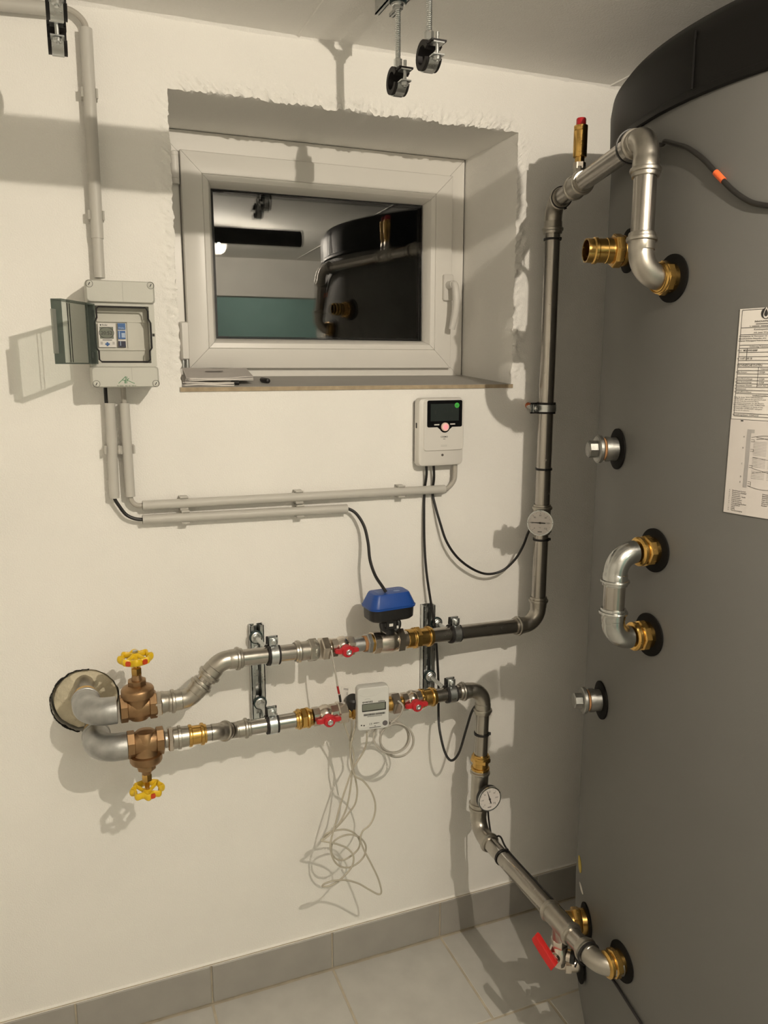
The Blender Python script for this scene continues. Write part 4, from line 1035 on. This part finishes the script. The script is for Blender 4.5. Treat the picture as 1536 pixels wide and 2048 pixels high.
for a, b in (((330, 515), (600, 250)), ((600, 250), (600, 515)), ((455, 385), (600, 395)), ((645, 250), (645, 515)), ((570, 395), (570, 515)), ((660, 395), (730, 315)), ((660, 395), (950, 520))): stroke(zs(*a), zs(*b))
ak.build('monogram_print', m_green, en, label='green AK monogram print', smooth=False)
ak = MB()
for x0, x1 in ((270, 345), (365, 520), (580, 675), (715, 790), (830, 940), (960, 1000)): stroke(zs(x0, 605), zs(x1, 605), .0012)
ak.build('print', mat('pale_print', (.30, .33, .27), .7), en, smooth=False)
MB().box(EP(307, 670, .0915), (.004, .002, .005)).build('latch_hole', m_ink, en, smooth=False)
for py in (627, 710): MB().box(EP(186, py, .0935), (.004, .004, .012)).build('hinge_lug', m_inkgrey, en, smooth=False)
# open lid
m_lidclear = clear_mat('smoked_lid_plastic', (.88, .905, .89), .10, (.10, .115, .108), .12); m_lidrim = clear_mat('smoked_rim_plastic', (.55, .60, .57), .35, (.10, .115, .108), .12)
hg = V((.0475, -.097, (pz0+pz1)/2)); fe = V((-.0095, -.200, hg.z)); ld = (fe-hg).normalized(); LW = (fe-hg).length; ln_ = V((ld.y, -ld.x, 0))
if ln_.x > 0: ln_ = -ln_                                         # outside of the lid
hh = pz1-pz0+.004
lm = MB(frame(hg, ld, (0, 0, 1)))
lid_part = MB()
Rm = Matrix((ld, ln_, V((0, 0, 1)))).transposed()
plate = MB(); plate.box(hg+ld*LW/2+ln_*.012, (LW, .0022, hh), Rm); lidp = plate.build('lid', m_lidclear, en, label='smoked transparent lid standing open', smooth=False)
rim = MB()
for s in (-1, 1): rim.box(hg+ld*LW/2+ln_*.004+V((0, 0, s*(hh/2-.001))), (LW, .018, .0022), Rm)
rim.box(hg+ld*(LW-.001)+ln_*.004, (.0022, .018, hh-.004), Rm); rim.box(hg+ld*.001+ln_*.004, (.0022, .018, hh-.004), Rm)
rim.build('lid_rim', m_lidrim, lidp, smooth=False)
rb = MB()
for u in (.30, .34): rb.box(hg+ld*LW*u*1.6+ln_*.0135, (.0012, .001, hh-.006), Rm)
rb.build('lid_rib', m_gap, lidp, smooth=False)
MB().box(hg+ld*(LW+.006)+ln_*.006, (.012, .003, hh*.68), Rm).build('lid_grip', mat('clear_grey_grip', (.26, .27, .24), .4), lidp, smooth=False)
MB().box(hg+ld*(LW*.5)+ln_*.0136+V((0, 0, 0)), (.0, .0, .0), Rm) if False else None
# modules in the enclosure
md = .0645
def mp(px, py, d=md): return P(px, py, d)
Zm = lambda x, y: (185+x/12.8, 630+y/12.8)
def mrect(x0, y0, x1, y1, d0, d1):
    a = P(*Zm(x0, y0), d1); b = P(*Zm(x1, y1), d1); mb = MB(); mb.box(((a.x+b.x)/2, -(d0+d1)/2, (a.z+b.z)/2), (abs(b.x-a.x), d1-d0, abs(a.z-b.z))); return mb
tsw = thing('time_switch', 'white digital time switch showing 20:52 inside the grey enclosure', 'timer', P(*Zm(370, 830), .062))
mrect(128, 212, 612, 828, .0605, .0680).build('timer_body', m_white, tsw, smooth=False)
mrect(176, 300, 545, 608, .0675, .0684).build('timer_display', m_lcd, tsw, smooth=False)
ink = MB(); f0 = P(*Zm(360, 455), .0687)
for i in range(40):
    a0, a1 = 2*math.pi*i/40, 2*math.pi*(i+1)/40
    ink.add([f0+V((r*.0130*math.cos(a), 0, r*.0102*math.sin(a))) for a, r in ((a0, .96), (a1, .96), (a1, 1.03), (a0, 1.03))], [(0, 1, 2, 3)])
text_mb('20:52', .0092, planar(f0+V((0, 0, -.0034)), X3, Z3), 'CENTER', False, ink)
lt = P(*Zm(205, 255), .0682); ink.add([lt+V((.0014*math.cos(k*.5236), 0, .0014*math.sin(k*.5236))) for k in range(12)], [tuple(range(12))])
text_mb('finder', .0042, planar(lt+V((.0025, 0, -.0012)), X3, Z3), 'LEFT', True, ink)
q_ = P(*Zm(380, 640), .0682); ink.add([q_+V((x*.0085, 0, z*.0006)) for x, z in ((-1, -1), (1, -1), (1, 1), (-1, 1))], [(0, 1, 2, 3)])
for zx in (235, 540):
    q_ = P(*Zm(zx, 720), .0682)
    for dz in (.0018, 0, -.0018): ink.add([q_+V((x*.002, 0, dz+z*.0003)) for x, z in ((-1, -1), (1, -1), (1, 1), (-1, 1))], [(0, 1, 2, 3)])
ink.build('print', m_ink, tsw, smooth=False)
q_ = P(*Zm(385, 745), .068); mb = MB(); mb.box(q_, (.0078, .002, .0030)); mb.box(q_, (.0030, .0021, .0072)); mb.build('cross_key', m_bluemod, tsw, smooth=False)
rly = thing('relay_module', 'narrow blue relay module beside the time switch in the enclosure', 'relay', P(*Zm(745, 830), .062))
mrect(632, 205, 862, 830, .0605, .0660).build('relay_body', m_white, rly, smooth=False)
mrect(640, 208, 846, 372, .0655, .0690).build('relay_face', m_bluemod, rly, smooth=False); mrect(646, 402, 850, 615, .0655, .0690).build('relay_face', m_bluemod, rly, smooth=False); mrect(660, 668, 858, 826, .0655, .0688).build('relay_face', m_navy, rly, smooth=False)
ink = MB(); text_mb('Eltako', .0044, planar(P(*Zm(740, 350), .0693), X3, Z3), 'CENTER', True, ink); 
for zx, zy, w, h in ((690, 500, .0008, .006), (790, 520, .0032, .0042), (720, 730, .0006, .004)):
    q_ = P(*Zm(zx, zy), .0693); ink.add([q_+V((x*w, 0, z*h)) for x, z in ((-1, -1), (1, -1), (1, 1), (-1, 1))], [(0, 1, 2, 3)])
ink.build('print', mat('pale_ink', (.40, .50, .66), .6), rly, smooth=False)
mrect(872, 150, 1235, 868, .0605, .0635).build('blank_cover', m_boxin, en, smooth=False)
mrect(110, 112, 1375, 195, .0605, .0650).build('panel_lip', m_boxin, en, smooth=False); mrect(150, 838, 1375, 910, .0605, .0640).build('panel_lip', m_boxin, en, smooth=False)

# ------------------------------------------------------------------ conduits, clips and their cables
CR = .0098; CD = .0215
def conduit(a, b, label, sleeve=None, r=CR):
    A, B = P(*a, CD), P(*b, CD); d = (B-A).normalized(); L = (B-A).length
    mb = MB(); prof = [(0, r-.0012), (0, r), (L, r), (L, r-.0012)]
    mb.lathe(A, d, [(.03, r-.0014), (0, r-.0014), (0, r), (L, r), (L, r-.0014), (L-.03, r-.0014)], 24, cap=True)
    if sleeve:
        for s0, s1 in sleeve: mb.lathe(A, d, [(s0*L, r), (s0*L, r+.0014), (s1*L, r+.0014), (s1*L, r)], 24)
    return tag(mb.build('conduit', m_conduit), label, 'conduit'), A, B
_, cA, cB = conduit((171.5, 57), (199.5, 556), 'tall grey conduit running down to the top of the enclosure', sleeve=((0, .835),))
_, c3A, c3B = conduit((219.5, 806), (229, 996), 'short vertical grey conduit below the enclosure holding the black cable')
_, c4A, c4B = conduit((248.5, 806), (260.5, 993), 'short vertical grey conduit below the enclosure holding the grey cable')
_, c5A, c5B = conduit((285, 1011), (889, 978), 'long horizontal grey conduit leading to the white controller')
_, c6A, c6B = conduit((285, 1039), (694, 1017), 'shorter horizontal grey conduit under the long one')
_, c7A, c7B = conduit((-60, 2), (98, 17), 'horizontal grey conduit under the ceiling behind the hanging clamps', r=.0115)
def clip(A, B, px=None, py=None, label=''):
    A, B = V(A), V(B); d = (B-A).normalized(); best = 0
    lo_, hi_ = 0.0, 1.0
    for _ in range(40):
        m_ = (lo_+hi_)/2; q = proj(A+(B-A)*m_)
        if (q[0] < px if px is not None else q[1] < py): lo_ = m_
        else: hi_ = m_
    c = A+(B-A)*lo_; c = V((c.x, 0, c.z)); s = d.cross(V((0, 1, 0))).normalized(); n = V((0, -1, 0)); R = Matrix((d, s, n)).transposed()
    mb = MB(); w_ = .0165
    mb.box(c+n*.006, (w_, 2*CR+.008, .011), R)
    for k in (-1, 1):
        poly = [(k*(CR+.0012), .004), (k*(CR+.0012), .019), (k*(CR-.0005), .024), (k*(CR+.0022), .0285), (k*(CR+.0050), .0265), (k*(CR+.0038), .020), (k*(CR+.0045), .004)]
        mb.loft([[c+s*x+n*y+d*e for x, y in poly] for e in (-w_/2, w_/2)])
    tag(mb.build('conduit_clip', m_conduit, smooth=False), label, 'clip', 'grey conduit clips')
clip(cA, cB, py=187, label='grey clip on the tall conduit near the ceiling'); clip(cA, cB, py=431, label='grey clip on the tall conduit above the enclosure')
clip(c3A, c3B, py=899, label='grey clip on the vertical conduit of the black cable'); clip(c4A, c4B, py=899, label='grey clip on the vertical conduit of the grey cable')
for px, nm in ((368, 'at its enclosure end'), (598, 'at its middle'), (802, 'near the controller')): clip(c5A, c5B, px=px, label='grey clip on the long horizontal conduit '+nm)
for px, nm in ((371, 'at its enclosure end'), (600, 'near its open end')): clip(c6A, c6B, px=px, label='grey clip on the shorter horizontal conduit '+nm)
cable('power_cable', 'grey cable bending from the ceiling conduit into the tall conduit', [c7B-(c7B-c7A).normalized()*.03, c7B]+PP([(130, 17, CD), (152, 27, CD), (167, 43, CD)])+[cA, cA+(cB-cA)*.05], .0055, m_gcable)
cable('power_cable', 'short grey cable from the enclosure into the conduit and on to the controller conduit', PP([(246, 770, .03), (247, 790, CD)])+[c4A+(c4B-c4A)*k for k in (0, .1, .3, .5, .7, .9, 1)]+PP([(265, 1004, CD), (273, 1010, CD)])+[c5A, c5A+(c5B-c5A)*.1], .0052, m_gcable)
cable('power_cable', 'grey cable curving from the long conduit up into the controller', [c5B-(c5B-c5A)*.05, c5B]+PP([(899, 973, CD), (908, 960, CD), (910, 944, CD), (910, 925, CD)]), .0055, m_gcable)
cable('actuator_cable', 'black cable from the enclosure through the conduits down to the blue actuator', PP([(210.5, 770, .024), (211.5, 790, .022), (214, 815, CD)])+[c3A+(c3B-c3A)*k for k in (.25, .4, .5, .7, .9, 1)]+PP([(239, 1013, CD), (252, 1029, CD), (268, 1037, CD)])+[c6A+(c6B-c6A)*k for k in (0, .04, .1, .3, .5, .7, .9, .96, 1)]+PP([(712, 1027, .026), (728, 1052, .035), (736, 1085, .05), (740, 1120, .07), (750, 1150, .09), (764, 1172, .12), (772, 1184, .13)]), .0036, m_cable)
# ------------------------------------------------------------------ controller
KD = .041
kc = thing('heating_controller', 'white wall controller with black screen and red lit round button', 'controller', P(884, 930, .02))
KP = lambda px, py, d=KD: P(px, py, d)
kl, kr, kt, kb = KP(839, 860).x, KP(929, 860).x, KP(885, 796).z, KP(885, 932).z
kcx, kcz, kw, kh = (kl+kr)/2, (kt+kb)/2, kr-kl, kt-kb
mb = MB(); rr_loft(mb, (kcx, 0, kcz), X3, Z3, N3, [(kw-.008, kh-.008, .008, .001), (kw-.008, kh-.008, .008, .012)]); mb.build('back_plate', mat('shaded_gap_grey', (.05, .042, .038), .5), kc)  # dark colour stands for the shaded gap behind the housing
mb = MB(); rr_loft(mb, (kcx, 0, kcz), X3, Z3, N3, [(kw-.002, kh-.002, .010, .011), (kw, kh, .010, .014), (kw, kh, .010, .030), (kw-.003, kh-.003, .010, .0355), (kw-.010, kh-.010, .009, .038)]); mb.build('housing', m_white, kc)
fl_, fr_, ft_, fb_ = KP(848, 850).x, KP(929, 850).x-.002, kt-.003, KP(888, 901).z
mb = MB(); rr_loft(mb, ((fl_+fr_)/2, 0, (ft_+fb_)/2), X3, Z3, N3, [(fr_-fl_, ft_-fb_, .008, .034), (fr_-fl_, ft_-fb_, .008, .0400), (fr_-fl_-.003, ft_-fb_-.003, .007, .0415)]); mb.build('front_cover', m_white, kc)
sd0 = .0413
a_, b_ = KP(854.5, 800), KP(923.5, 853.5); sx0, sx1, sz1, sz0 = a_.x, b_.x, KP(889, 800.5).z, KP(889, 854).z
bc = KP(889.4, 853.5); br = .0098
poly = rrect(sx1-sx0, sz1-sz0, .004, 4)
mb = MB(); cc = V(((sx0+sx1)/2, 0, (sz0+sz1)/2)); mb.loft([[cc+X3*x+Z3*y+N3*d for x, y in poly] for d in (.040, sd0+.0006)])
mb.lathe(V((bc.x, -.040, bc.z)), N3, [(0, br+.0036), (sd0+.0008-.040, br+.0036)], 32); mb.add([V((bc.x+s*.019, -sd0-.0006, sz0)) for s in (-1, 1)]+[V((bc.x+.0115, -sd0-.0006, sz0-.006)), V((bc.x-.0115, -sd0-.0006, sz0-.006))], [(0, 1, 2, 3)])
scn = mb.build('screen', m_gloss, kc, label='glossy black screen panel')
a_, b_ = KP(861, 808), KP(917, 841); MB().box(((a_.x+b_.x)/2, -sd0-.0008, (a_.z+b_.z)/2), (b_.x-a_.x, .0006, a_.z-b_.z)).build('lcd', m_lcddark, scn, smooth=False)
ink = MB()
for px, py, s, sz in ((893, 826, 'h1', .010), (905, 824, '2', .008), (899, 838, '2.56', .009), (871, 828, '8', .012)): text_mb(s, sz, planar(KP(px, py, sd0+.0014), X3, Z3), 'CENTER', False, ink)
ink.build('lcd_print', mat('lcd_segment', (.012, .015, .015), .4), scn, smooth=False)
MB().lathe(V((bc.x, -.0418, bc.z)), N3, [(0, br), (.003, br), (.0045, br-.0012), (.0048, br-.003)], 32).build('button', mat('milky_button', (.80, .66, .58), .4, emit=(1, .35, .22), estr=.10), kc, label='round push button glowing red')
MB().lathe(V((bc.x, -.0466, bc.z)), N3, [(0, br*.62), (.0004, br*.58)], 24).build('button_glow', m_glow, kc)
for px, py in ((873.5, 849.5), (905.3, 848)): MB().box(KP(px, py, sd0+.0012), (.0125, .0012, .0026)).build('key', m_glowbar, kc)
gs = KP(914, 810.5, sd0+.001); MB().lathe(gs, N3, [(0, .0060), (.0003, .0060)], 24).build('green_sticker', m_greensticker, kc, label='round green sticker with a tick')
mb = MB(); mb.box(gs+V((-.0015, -.0006, -.0008)), (.0045, .0003, .0012), Matrix.Rotation(.6, 3, 'Y')); mb.box(gs+V((.001, -.0006, .0003)), (.006, .0003, .0011), Matrix.Rotation(-.2, 3, 'Y')); mb.build('sticker_print', m_green, kc, smooth=False)
ink = MB(); text_mb('COSMO', .0052, planar(KP(888.5, 875, .0419), X3, Z3), 'CENTER', True, ink)
ink.build('print', m_ink, kc, smooth=False)
ink = MB(); q_ = KP(888.5, 878, .0419); ink.add([q_+V((x*.0028, 0, z*.0005)) for x, z in ((-1, -1), (1, -1), (1, 1), (-1, 1))], [(0, 1, 2, 3)])
ink.build('print_line', m_ink, kc, smooth=False)
for py in (890.3, 892.3): MB().box(KP(888, py, .0416), (.0155, .0004, .0006)).build('moulded_line', mat('shadow_grey', (.42, .42, .38), .6), kc, smooth=False)
MB().lathe(KP(885, 910, .0384), N3, [(-.001, .0030), (.0002, .0030)], 14).build('screw', mat('dark_screw', (.10, .09, .08), .4), kc)
MB().box((kl-.0002, -.024, KP(839, 852).z), (.001, .006, .012)).build('side_slot', m_ink, kc, smooth=False)

cable('sensor_cable', 'black cable hanging straight from the controller and looping up to the return pipe', PP([(852, 925, .02), (853, 950, .016), (849, 982, .006), (848, 1030, .010), (849, 1090, .014), (853, 1145, .022), (861, 1200, .030), (869, 1250, .038), (874, 1310, .040), (877, 1370, .042), (877, 1430, .055), (880, 1465, .075), (890, 1505, .095), (903, 1521, .105), (918, 1505, .115), (932, 1460, .122), (943, 1425, .128), (953, 1410, .124), (961, 1405, .122)]), .0030, m_cable)
cable('sensor_cable', 'black cable sagging from the controller to the riser thermometer', PP([(867, 925, .02), (868, 955, .016), (865, 985, .006), (870, 1010, .012), (880, 1045, .022), (893, 1083, .028), (915, 1115, .032), (945, 1138, .034), (975, 1148, .036), (1005, 1141, .040), (1030, 1119, .050), (1046, 1092, .062), (1056, 1066, .080), (1066, 1048, .090)]), .0030, m_cable)
cable('sensor_cable', 'thin black cable running down behind the dropping pipe to the tank', [at(1600)+V((.020, -.006, 0)), at(1640)+V((.024, -.010, 0)), at(1665)+V((.024, -.030, 0)), V((LX+.022, -.215, LZ+.020)), V((LX+.017, -.262, LZ+.013)), V((LX+.018, -.40, LZ+.012)), V((LX+.022, -.50, LZ+.008)), V((LX+.026, -.56, LZ-.012))], .0022, m_cable)
t0 = PT(1325, 285, .004)
cb = tag(MB().sweep(smooth_path([V((.874, -.560, 1.846)), V((.890, -.60, 1.838)), PT(1330, 283, .006), PT(1350, 288, .004), PT(1375, 296, .004), PT(1405, 317, .004), PT(1435, 349, .004), PT(1465, 380, .004), PT(1495, 401, .004), PT(1520, 409, .004), PT(1560, 413, .004), PT(1620, 416, .004)], 7), .0037, 12).build('tank_sensor_cable', mat('dark_grey_cable', (.016, .0145, .013), .5)), 'dark cable with an orange tape mark lying across the top of the tank', 'cable')
MB().sweep(smooth_path([PT(1431, 344.5, .004), PT(1438, 352, .004), PT(1447, 361.5, .004)], 4), .0046, 12).build('orange_tape', m_orange, cb, label='orange tape mark')
cable('floor_cable', 'thin black cable hanging down the tank from the lowest elbow', [PT(1208, 1930, .010), PT(1216, 1946, .006), PT(1230, 1966, .003), PT(1248, 1994, .003), PT(1266, 2022, .003), PT(1285, 2052, .003), PT(1300, 2080, .003)], .0028, m_cable)

# loose grey meter leads (traced loops, a hand's width off the wall)
zz = lambda x, y, d: P(540+x/4.518, 1440+y/4.518, d-.012+.046*min(1, max(0, (y-250)/1250)))
l1 = [(738, -10, .165), (738, 90, .150), (722, 215, .130), (733, 330, .120), (752, 430, .115), (775, 550, .112), (788, 650, .108), (768, 760, .104), (700, 855, .100), (640, 930, .098), (560, 1008, .096), (490, 1068, .098), (497, 1040, .104), (545, 1012, .108), (610, 995, .110), (690, 992, .108), (765, 1025, .105), (810, 1090, .100), (800, 1160, .098), (740, 1222, .096), (660, 1265, .096), (592, 1250, .098), (555, 1190, .102), (568, 1110, .108), (645, 1052, .112), (740, 1036, .112), (822, 1070, .110), (866, 1140, .106), (852, 1225, .104), (795, 1292, .104), (715, 1332, .106), (635, 1322, .108), (578, 1268, .112), (548, 1180, .114), (552, 1085, .116), (585, 960, .116), (632, 780, .120), (690, 600, .124), (750, 440, .132), (840, 295, .145), (872, 205, .160), (875, 110, .172)]
cable('meter_cable', 'grey beige meter lead hanging in round loose loops below the meter', [zz(*q) for q in l1], .0021, m_bcable, sub=6)
l2 = [(655, -10, .160), (690, 90, .152), (730, 210, .142), (758, 330, .134), (742, 480, .130), (722, 650, .124), (690, 800, .118), (640, 910, .114), (570, 1000, .112), (505, 1065, .112), (462, 1088, .112), (505, 1100, .114), (600, 1120, .114), (695, 1158, .112), (752, 1225, .112), (742, 1320, .112), (660, 1420, .112), (560, 1490, .110), (478, 1506, .110), (495, 1478, .114), (585, 1452, .116), (690, 1448, .114), (800, 1478, .112), (900, 1535, .110), (978, 1574, .112), (1006, 1550, .114), (980, 1440, .116), (920, 1310, .116), (852, 1180, .118), (818, 1080, .120), (838, 1005, .122), (900, 950, .124), (944, 860, .126), (950, 750, .128), (912, 640, .130), (842, 550, .132), (770, 505, .134), (735, 400, .140), (728, 250, .150), (760, 100, .165), (780, 20, .172)]
cable('meter_cable', 'grey beige meter lead trailing in a wide pointed loop nearest the floor', [zz(*q) for q in l2], .0021, m_bcable, sub=6)
pts = []
for i in range(97):
    a = 2*math.pi*i/24-math.pi*.6; k = i/96; rr = 32+4*math.sin(i*.17)
    pts.append(P(788+5*math.sin(k*9)+rr*math.cos(a)*(1.0+.05*math.sin(k*5)), 1477+2*math.cos(k*7)+rr*math.sin(a)*.98, .158+.012*math.sin(i*.21)))
cable('coiled_meter_cable', 'grey meter cable wound in a small coil beside the meter', PP([(776, 1442, .170), (781, 1443, .172)])+pts+PP([(782, 1446, .165), (795, 1436, .165), (803, 1425, .170), (806, 1412, .172), (800, 1405, .165), (796, 1402, .160)]), .0021, m_gcable, sub=3)
sl_ = thing('sensor_lead', 'thin grey sensor lead with red and black sleeves dropping from the supply valve', 'cable', P(673, 1360, .16))
pa, pb, pc, pd, pe, pf = P(663, 1300, .155), P(672, 1352, .165), P(675, 1372, .165), P(678, 1387, .165), P(679, 1389.5, .165), P(681, 1403, .160)
MB().sweep(smooth_path([pa, P(667, 1325, .162), pb, pc, pd, pf], 5), .0019, 10).build('lead', m_gcable, sl_)
MB().sweep([pc, pd], .0024, 12).build('red_sleeve', mat('dark_red_sleeve', (.35, .015, .015), .5), sl_); MB().sweep([pe, pf], .0027, 12).build('black_sleeve', m_black, sl_); MB().sweep([pf, ll(686)+V((0, -.01, .024))], .0021, 10).build('lead_end', m_dial, sl_)
pt = [P(683, 1374, .12), P(697, 1376, .12), P(695, 1405, .125), P(682, 1402, .125)]
mb = MB(); mb.loft([pt, [p+V((0, .0006, 0)) for p in pt]]); tg_ = tag(mb.build('paper_tag', m_paper, smooth=False), 'small white printed paper tag hanging behind the meter', 'tag')
mb = MB(); e1, e2 = (pt[1]-pt[0]), (pt[3]-pt[0])
for v0, u0, u1 in ((.06, .3, .95), (.12, .3, .95), (.35, .7, .95), (.45, .7, .95)): mb.add([pt[0]+e1*u0+e2*v0+V((0, -.0004, 0)), pt[0]+e1*u1+e2*v0+V((0, -.0004, 0)), pt[0]+e1*u1+e2*(v0+.035)+V((0, -.0004, 0)), pt[0]+e1*u0+e2*(v0+.035)+V((0, -.0004, 0))], [(0, 1, 2, 3)])
mb.build('print', m_inkgrey, tg_, smooth=False)

# ------------------------------------------------------------------ cable ties
def tie(c, d, r, headdir, label):
    c, d = V(c), V(d).normalized(); mb = MB(); mb.ring(c, d, r, r+.0018, -.0024, .0024, 32)
    h = V(headdir); h = (h-d*h.dot(d)).normalized(); R = Matrix((h, d, h.cross(d))).transposed()
    mb.box(c+h*(r+.0025), (.005, .0055, .0055), R); tag(mb.build('cable_tie', m_black), label, 'cable tie', 'black cable ties')
RX = V((*RXY, 0))
tie(RX+V((0, 0, P(1106, 479, .086).z)), (0, 0, 1), PR+.0005, (.4, -1, 0), 'black cable tie round the riser just below its top elbow')
tie(RX+V((0, 0, P(1085, 938, .086).z)), (0, 0, 1), PR+.0005, (-.3, -1, 0), 'black cable tie round the riser between clamp and thermometer')
tie(RX+V((0, 0, P(1085, 1078, .086).z)), (0, 0, 1), PR+.0005, (1, -.4, 0), 'black cable tie round the riser directly below its thermometer')
tie(rtop+dt*.068, dt, PR+.0036, (.3, -.3, -1), 'black cable tie round the top pipe between elbow and vent')
tie(etop-dt*.068, dt, PR+.0075, (1, 0, -.3), 'black cable tie round the top pipe close to the tank elbow')
tie(at(1465), dd, .0166, (1, -.4, 0), 'black cable tie round the dropping pipe above the brass coupling')
tie(at(1616), dd, PR+.0005, (.9, -.5, 0), 'black cable tie round the dropping pipe below its thermometer')
tie(V((LX+.002, -.262, LZ+.001)), d6, PR+.0005, (.6, 0, 1), 'black cable tie round the floor-level pipe at its wall end')
tie(V((LX+.002, -.585, LZ+.002)), d6, PR+.0045, (-1, 0, -.6), 'black cable tie round the floor-level pipe beside the tank elbow')

# ------------------------------------------------------------------ drain valve with red lever under the bottom pipe
tb = V((LX+.002, -.4915, LZ)); dv = thing('drain_valve', 'small nickel drain valve with a red lever under the bottom pipe', 'valve', tb-V((0, 0, .10)))
MB().lathe(tb, (0, 0, -1), [(0, .0155), (.034, .0155), (.036, .0150)], 24).build('branch', m_steelfit, dv)
mb = MB(); mb.lathe(tb, (0, 0, -1), [(.034, .0155), (.036, .0170), (.050, .0170), (.052, .0150)], 6, rot=.3); mb.lathe(tb, (0, 0, -1), [(.050, .0140), (.058, .0185), (.068, .0200), (.078, .0185), (.086, .0140), (.094, .0140), (.095, .012)], 24)
sv = V((-.86, -.5, 0)).normalized(); vc = tb-V((0, 0, .068))
mb.lathe(vc, sv, [(.010, .011), (.024, .011), (.025, .008), (.030, .008)], 18); mb.build('valve_body', m_nickel, dv)
oc = vc+V((.012, -.018, .0)); mb = MB(); mb.lathe(vc, V((.7, -.7, 0)), [(.012, .012), (.024, .012), (.026, .010)], 18); mb.build('hose_outlet', m_nickel, dv)
mb = MB(); mb.lathe(vc, V((.7, -.7, 0)), [(.024, .0145), (.032, .0145), (.033, .012)], 14); mb.sweep([vc+V((.020, -.022, .010)), vc+V((.026, -.028, -.008)), vc+V((.022, -.026, -.02))], .0018, 8); mb.build('outlet_cap', m_black, dv)
hb_ = vc+sv*.029; ey_ = V((-.15, .72, .40)).normalized()
mb = MB(); pol = [(-.010, -.008), (-.010, .009), (.008, .010), (.016, .010), (.020, .0105), (.052, .0095), (.056, .007), (.056, -.006), (.052, -.0085), (.018, -.0085)]
Yv = sv.cross(ey_).normalized()
mb.loft([[hb_+ey_*(x*s)+Yv*(y*s)+sv*t_ for x, y in pol] for t_, s in ((-.004, .94), (-.003, 1), (.009, 1), (.0105, .92))]); mb.build('lever', m_redlever, dv, label='flat red lever')

# ------------------------------------------------------------------ things on the sill
ZS = 1.4471
def booklet(cs, th, label, m, fold, name='booklet', sheets=3):
    t = thing(name, label, 'booklet', cs[0])
    a, b, c, d = [V(p) for p in cs]                              # front-left, front-right, back-right, back-left
    for k in range(sheets):
        z0, z1 = th*k/sheets, th*(k+.72)/sheets; mb = MB(); loops = []; o = .0015*((k*7) % 3)
        for u in (0, .03, .07, .3, .6, 1.0):
            lift = (0 if u > .06 else 1)*0
            f_, g_ = a+(b-a)*u, d+(c-d)*u; sag = .0012*math.sin(u*5+k)
            h0, h1 = (z0+sag, z1+sag) if u > .05 else ((z0*.7+z1*.3)+sag, (z0*.3+z1*.7)+sag)
            up_ = V((0, 0, 1)); fo = V((o*(1-u), o, 0))
            loops.append([f_+fo+up_*h0, g_+up_*h0, g_+up_*h1, f_+fo+up_*h1])
        mb.loft(loops); mb.build('cover' if k == sheets-1 else 'pages', m if k == sheets-1 else m_paper, t)
    return t, (a, b, c, d)
def on_sill(px, y, z): return V((P(px, 760, -y).x, y, z))
booklet((on_sill(364, .022, 1.4546), on_sill(468, .020, 1.4546), on_sill(478, .185, 1.4670), on_sill(362, .185, 1.4670)), .0080, 'white folded booklet lying underneath on the window sill', m_paper, True, sheets=2)
tb2, (a, b, c, d) = booklet((on_sill(370, .018, 1.4632), on_sill(507, .050, 1.4662), on_sill(492, .205, 1.4838), on_sill(366, .205, 1.4838)), .0078, 'grey covered booklet lying on top of the papers on the sill', m_paper2, True)
mb = MB(); f = lambda u, v: a+(b-a)*u+((d+(c-d)*u)-(a+(b-a)*u))*v+V((0, 0, .0078))
mb.add([f(.33, .57), f(.60, .57), f(.60, .66), f(.33, .66)], [(0, 1, 2, 3)]); mb.build('title_print', mat('pale_title_ink', (.40, .37, .35), .8), tb2, smooth=False)
# folded strip and dark pen between the papers
pf_ = [on_sill(480, .030, ZS+.004), on_sill(478, .10, ZS+.004)]
tag(MB().lathe(on_sill(462, .036, 1.4605), V((.04, -.006, 0)), [(0, .0045), (.001, .0050), (.016, .0050), (.017, .0040)], 14).build('marker_pen', m_black), 'black marker pen end peeping out from under the booklets', 'pen')
pc0, pc1 = on_sill(523, .100, 1.4655), on_sill(537, .062, 1.4629)
dpc = (pc1-pc0).normalized()
tag(MB().lathe(pc0, dpc, [(0, .0030), (.0012, .0047), (.003, .0054), ((pc1-pc0).length-.003, .0054), ((pc1-pc0).length-.001, .0046), ((pc1-pc0).length, .003)], 20).build('pen_cap', m_black), 'small black pen cap lying alone on the sill', 'pen cap')
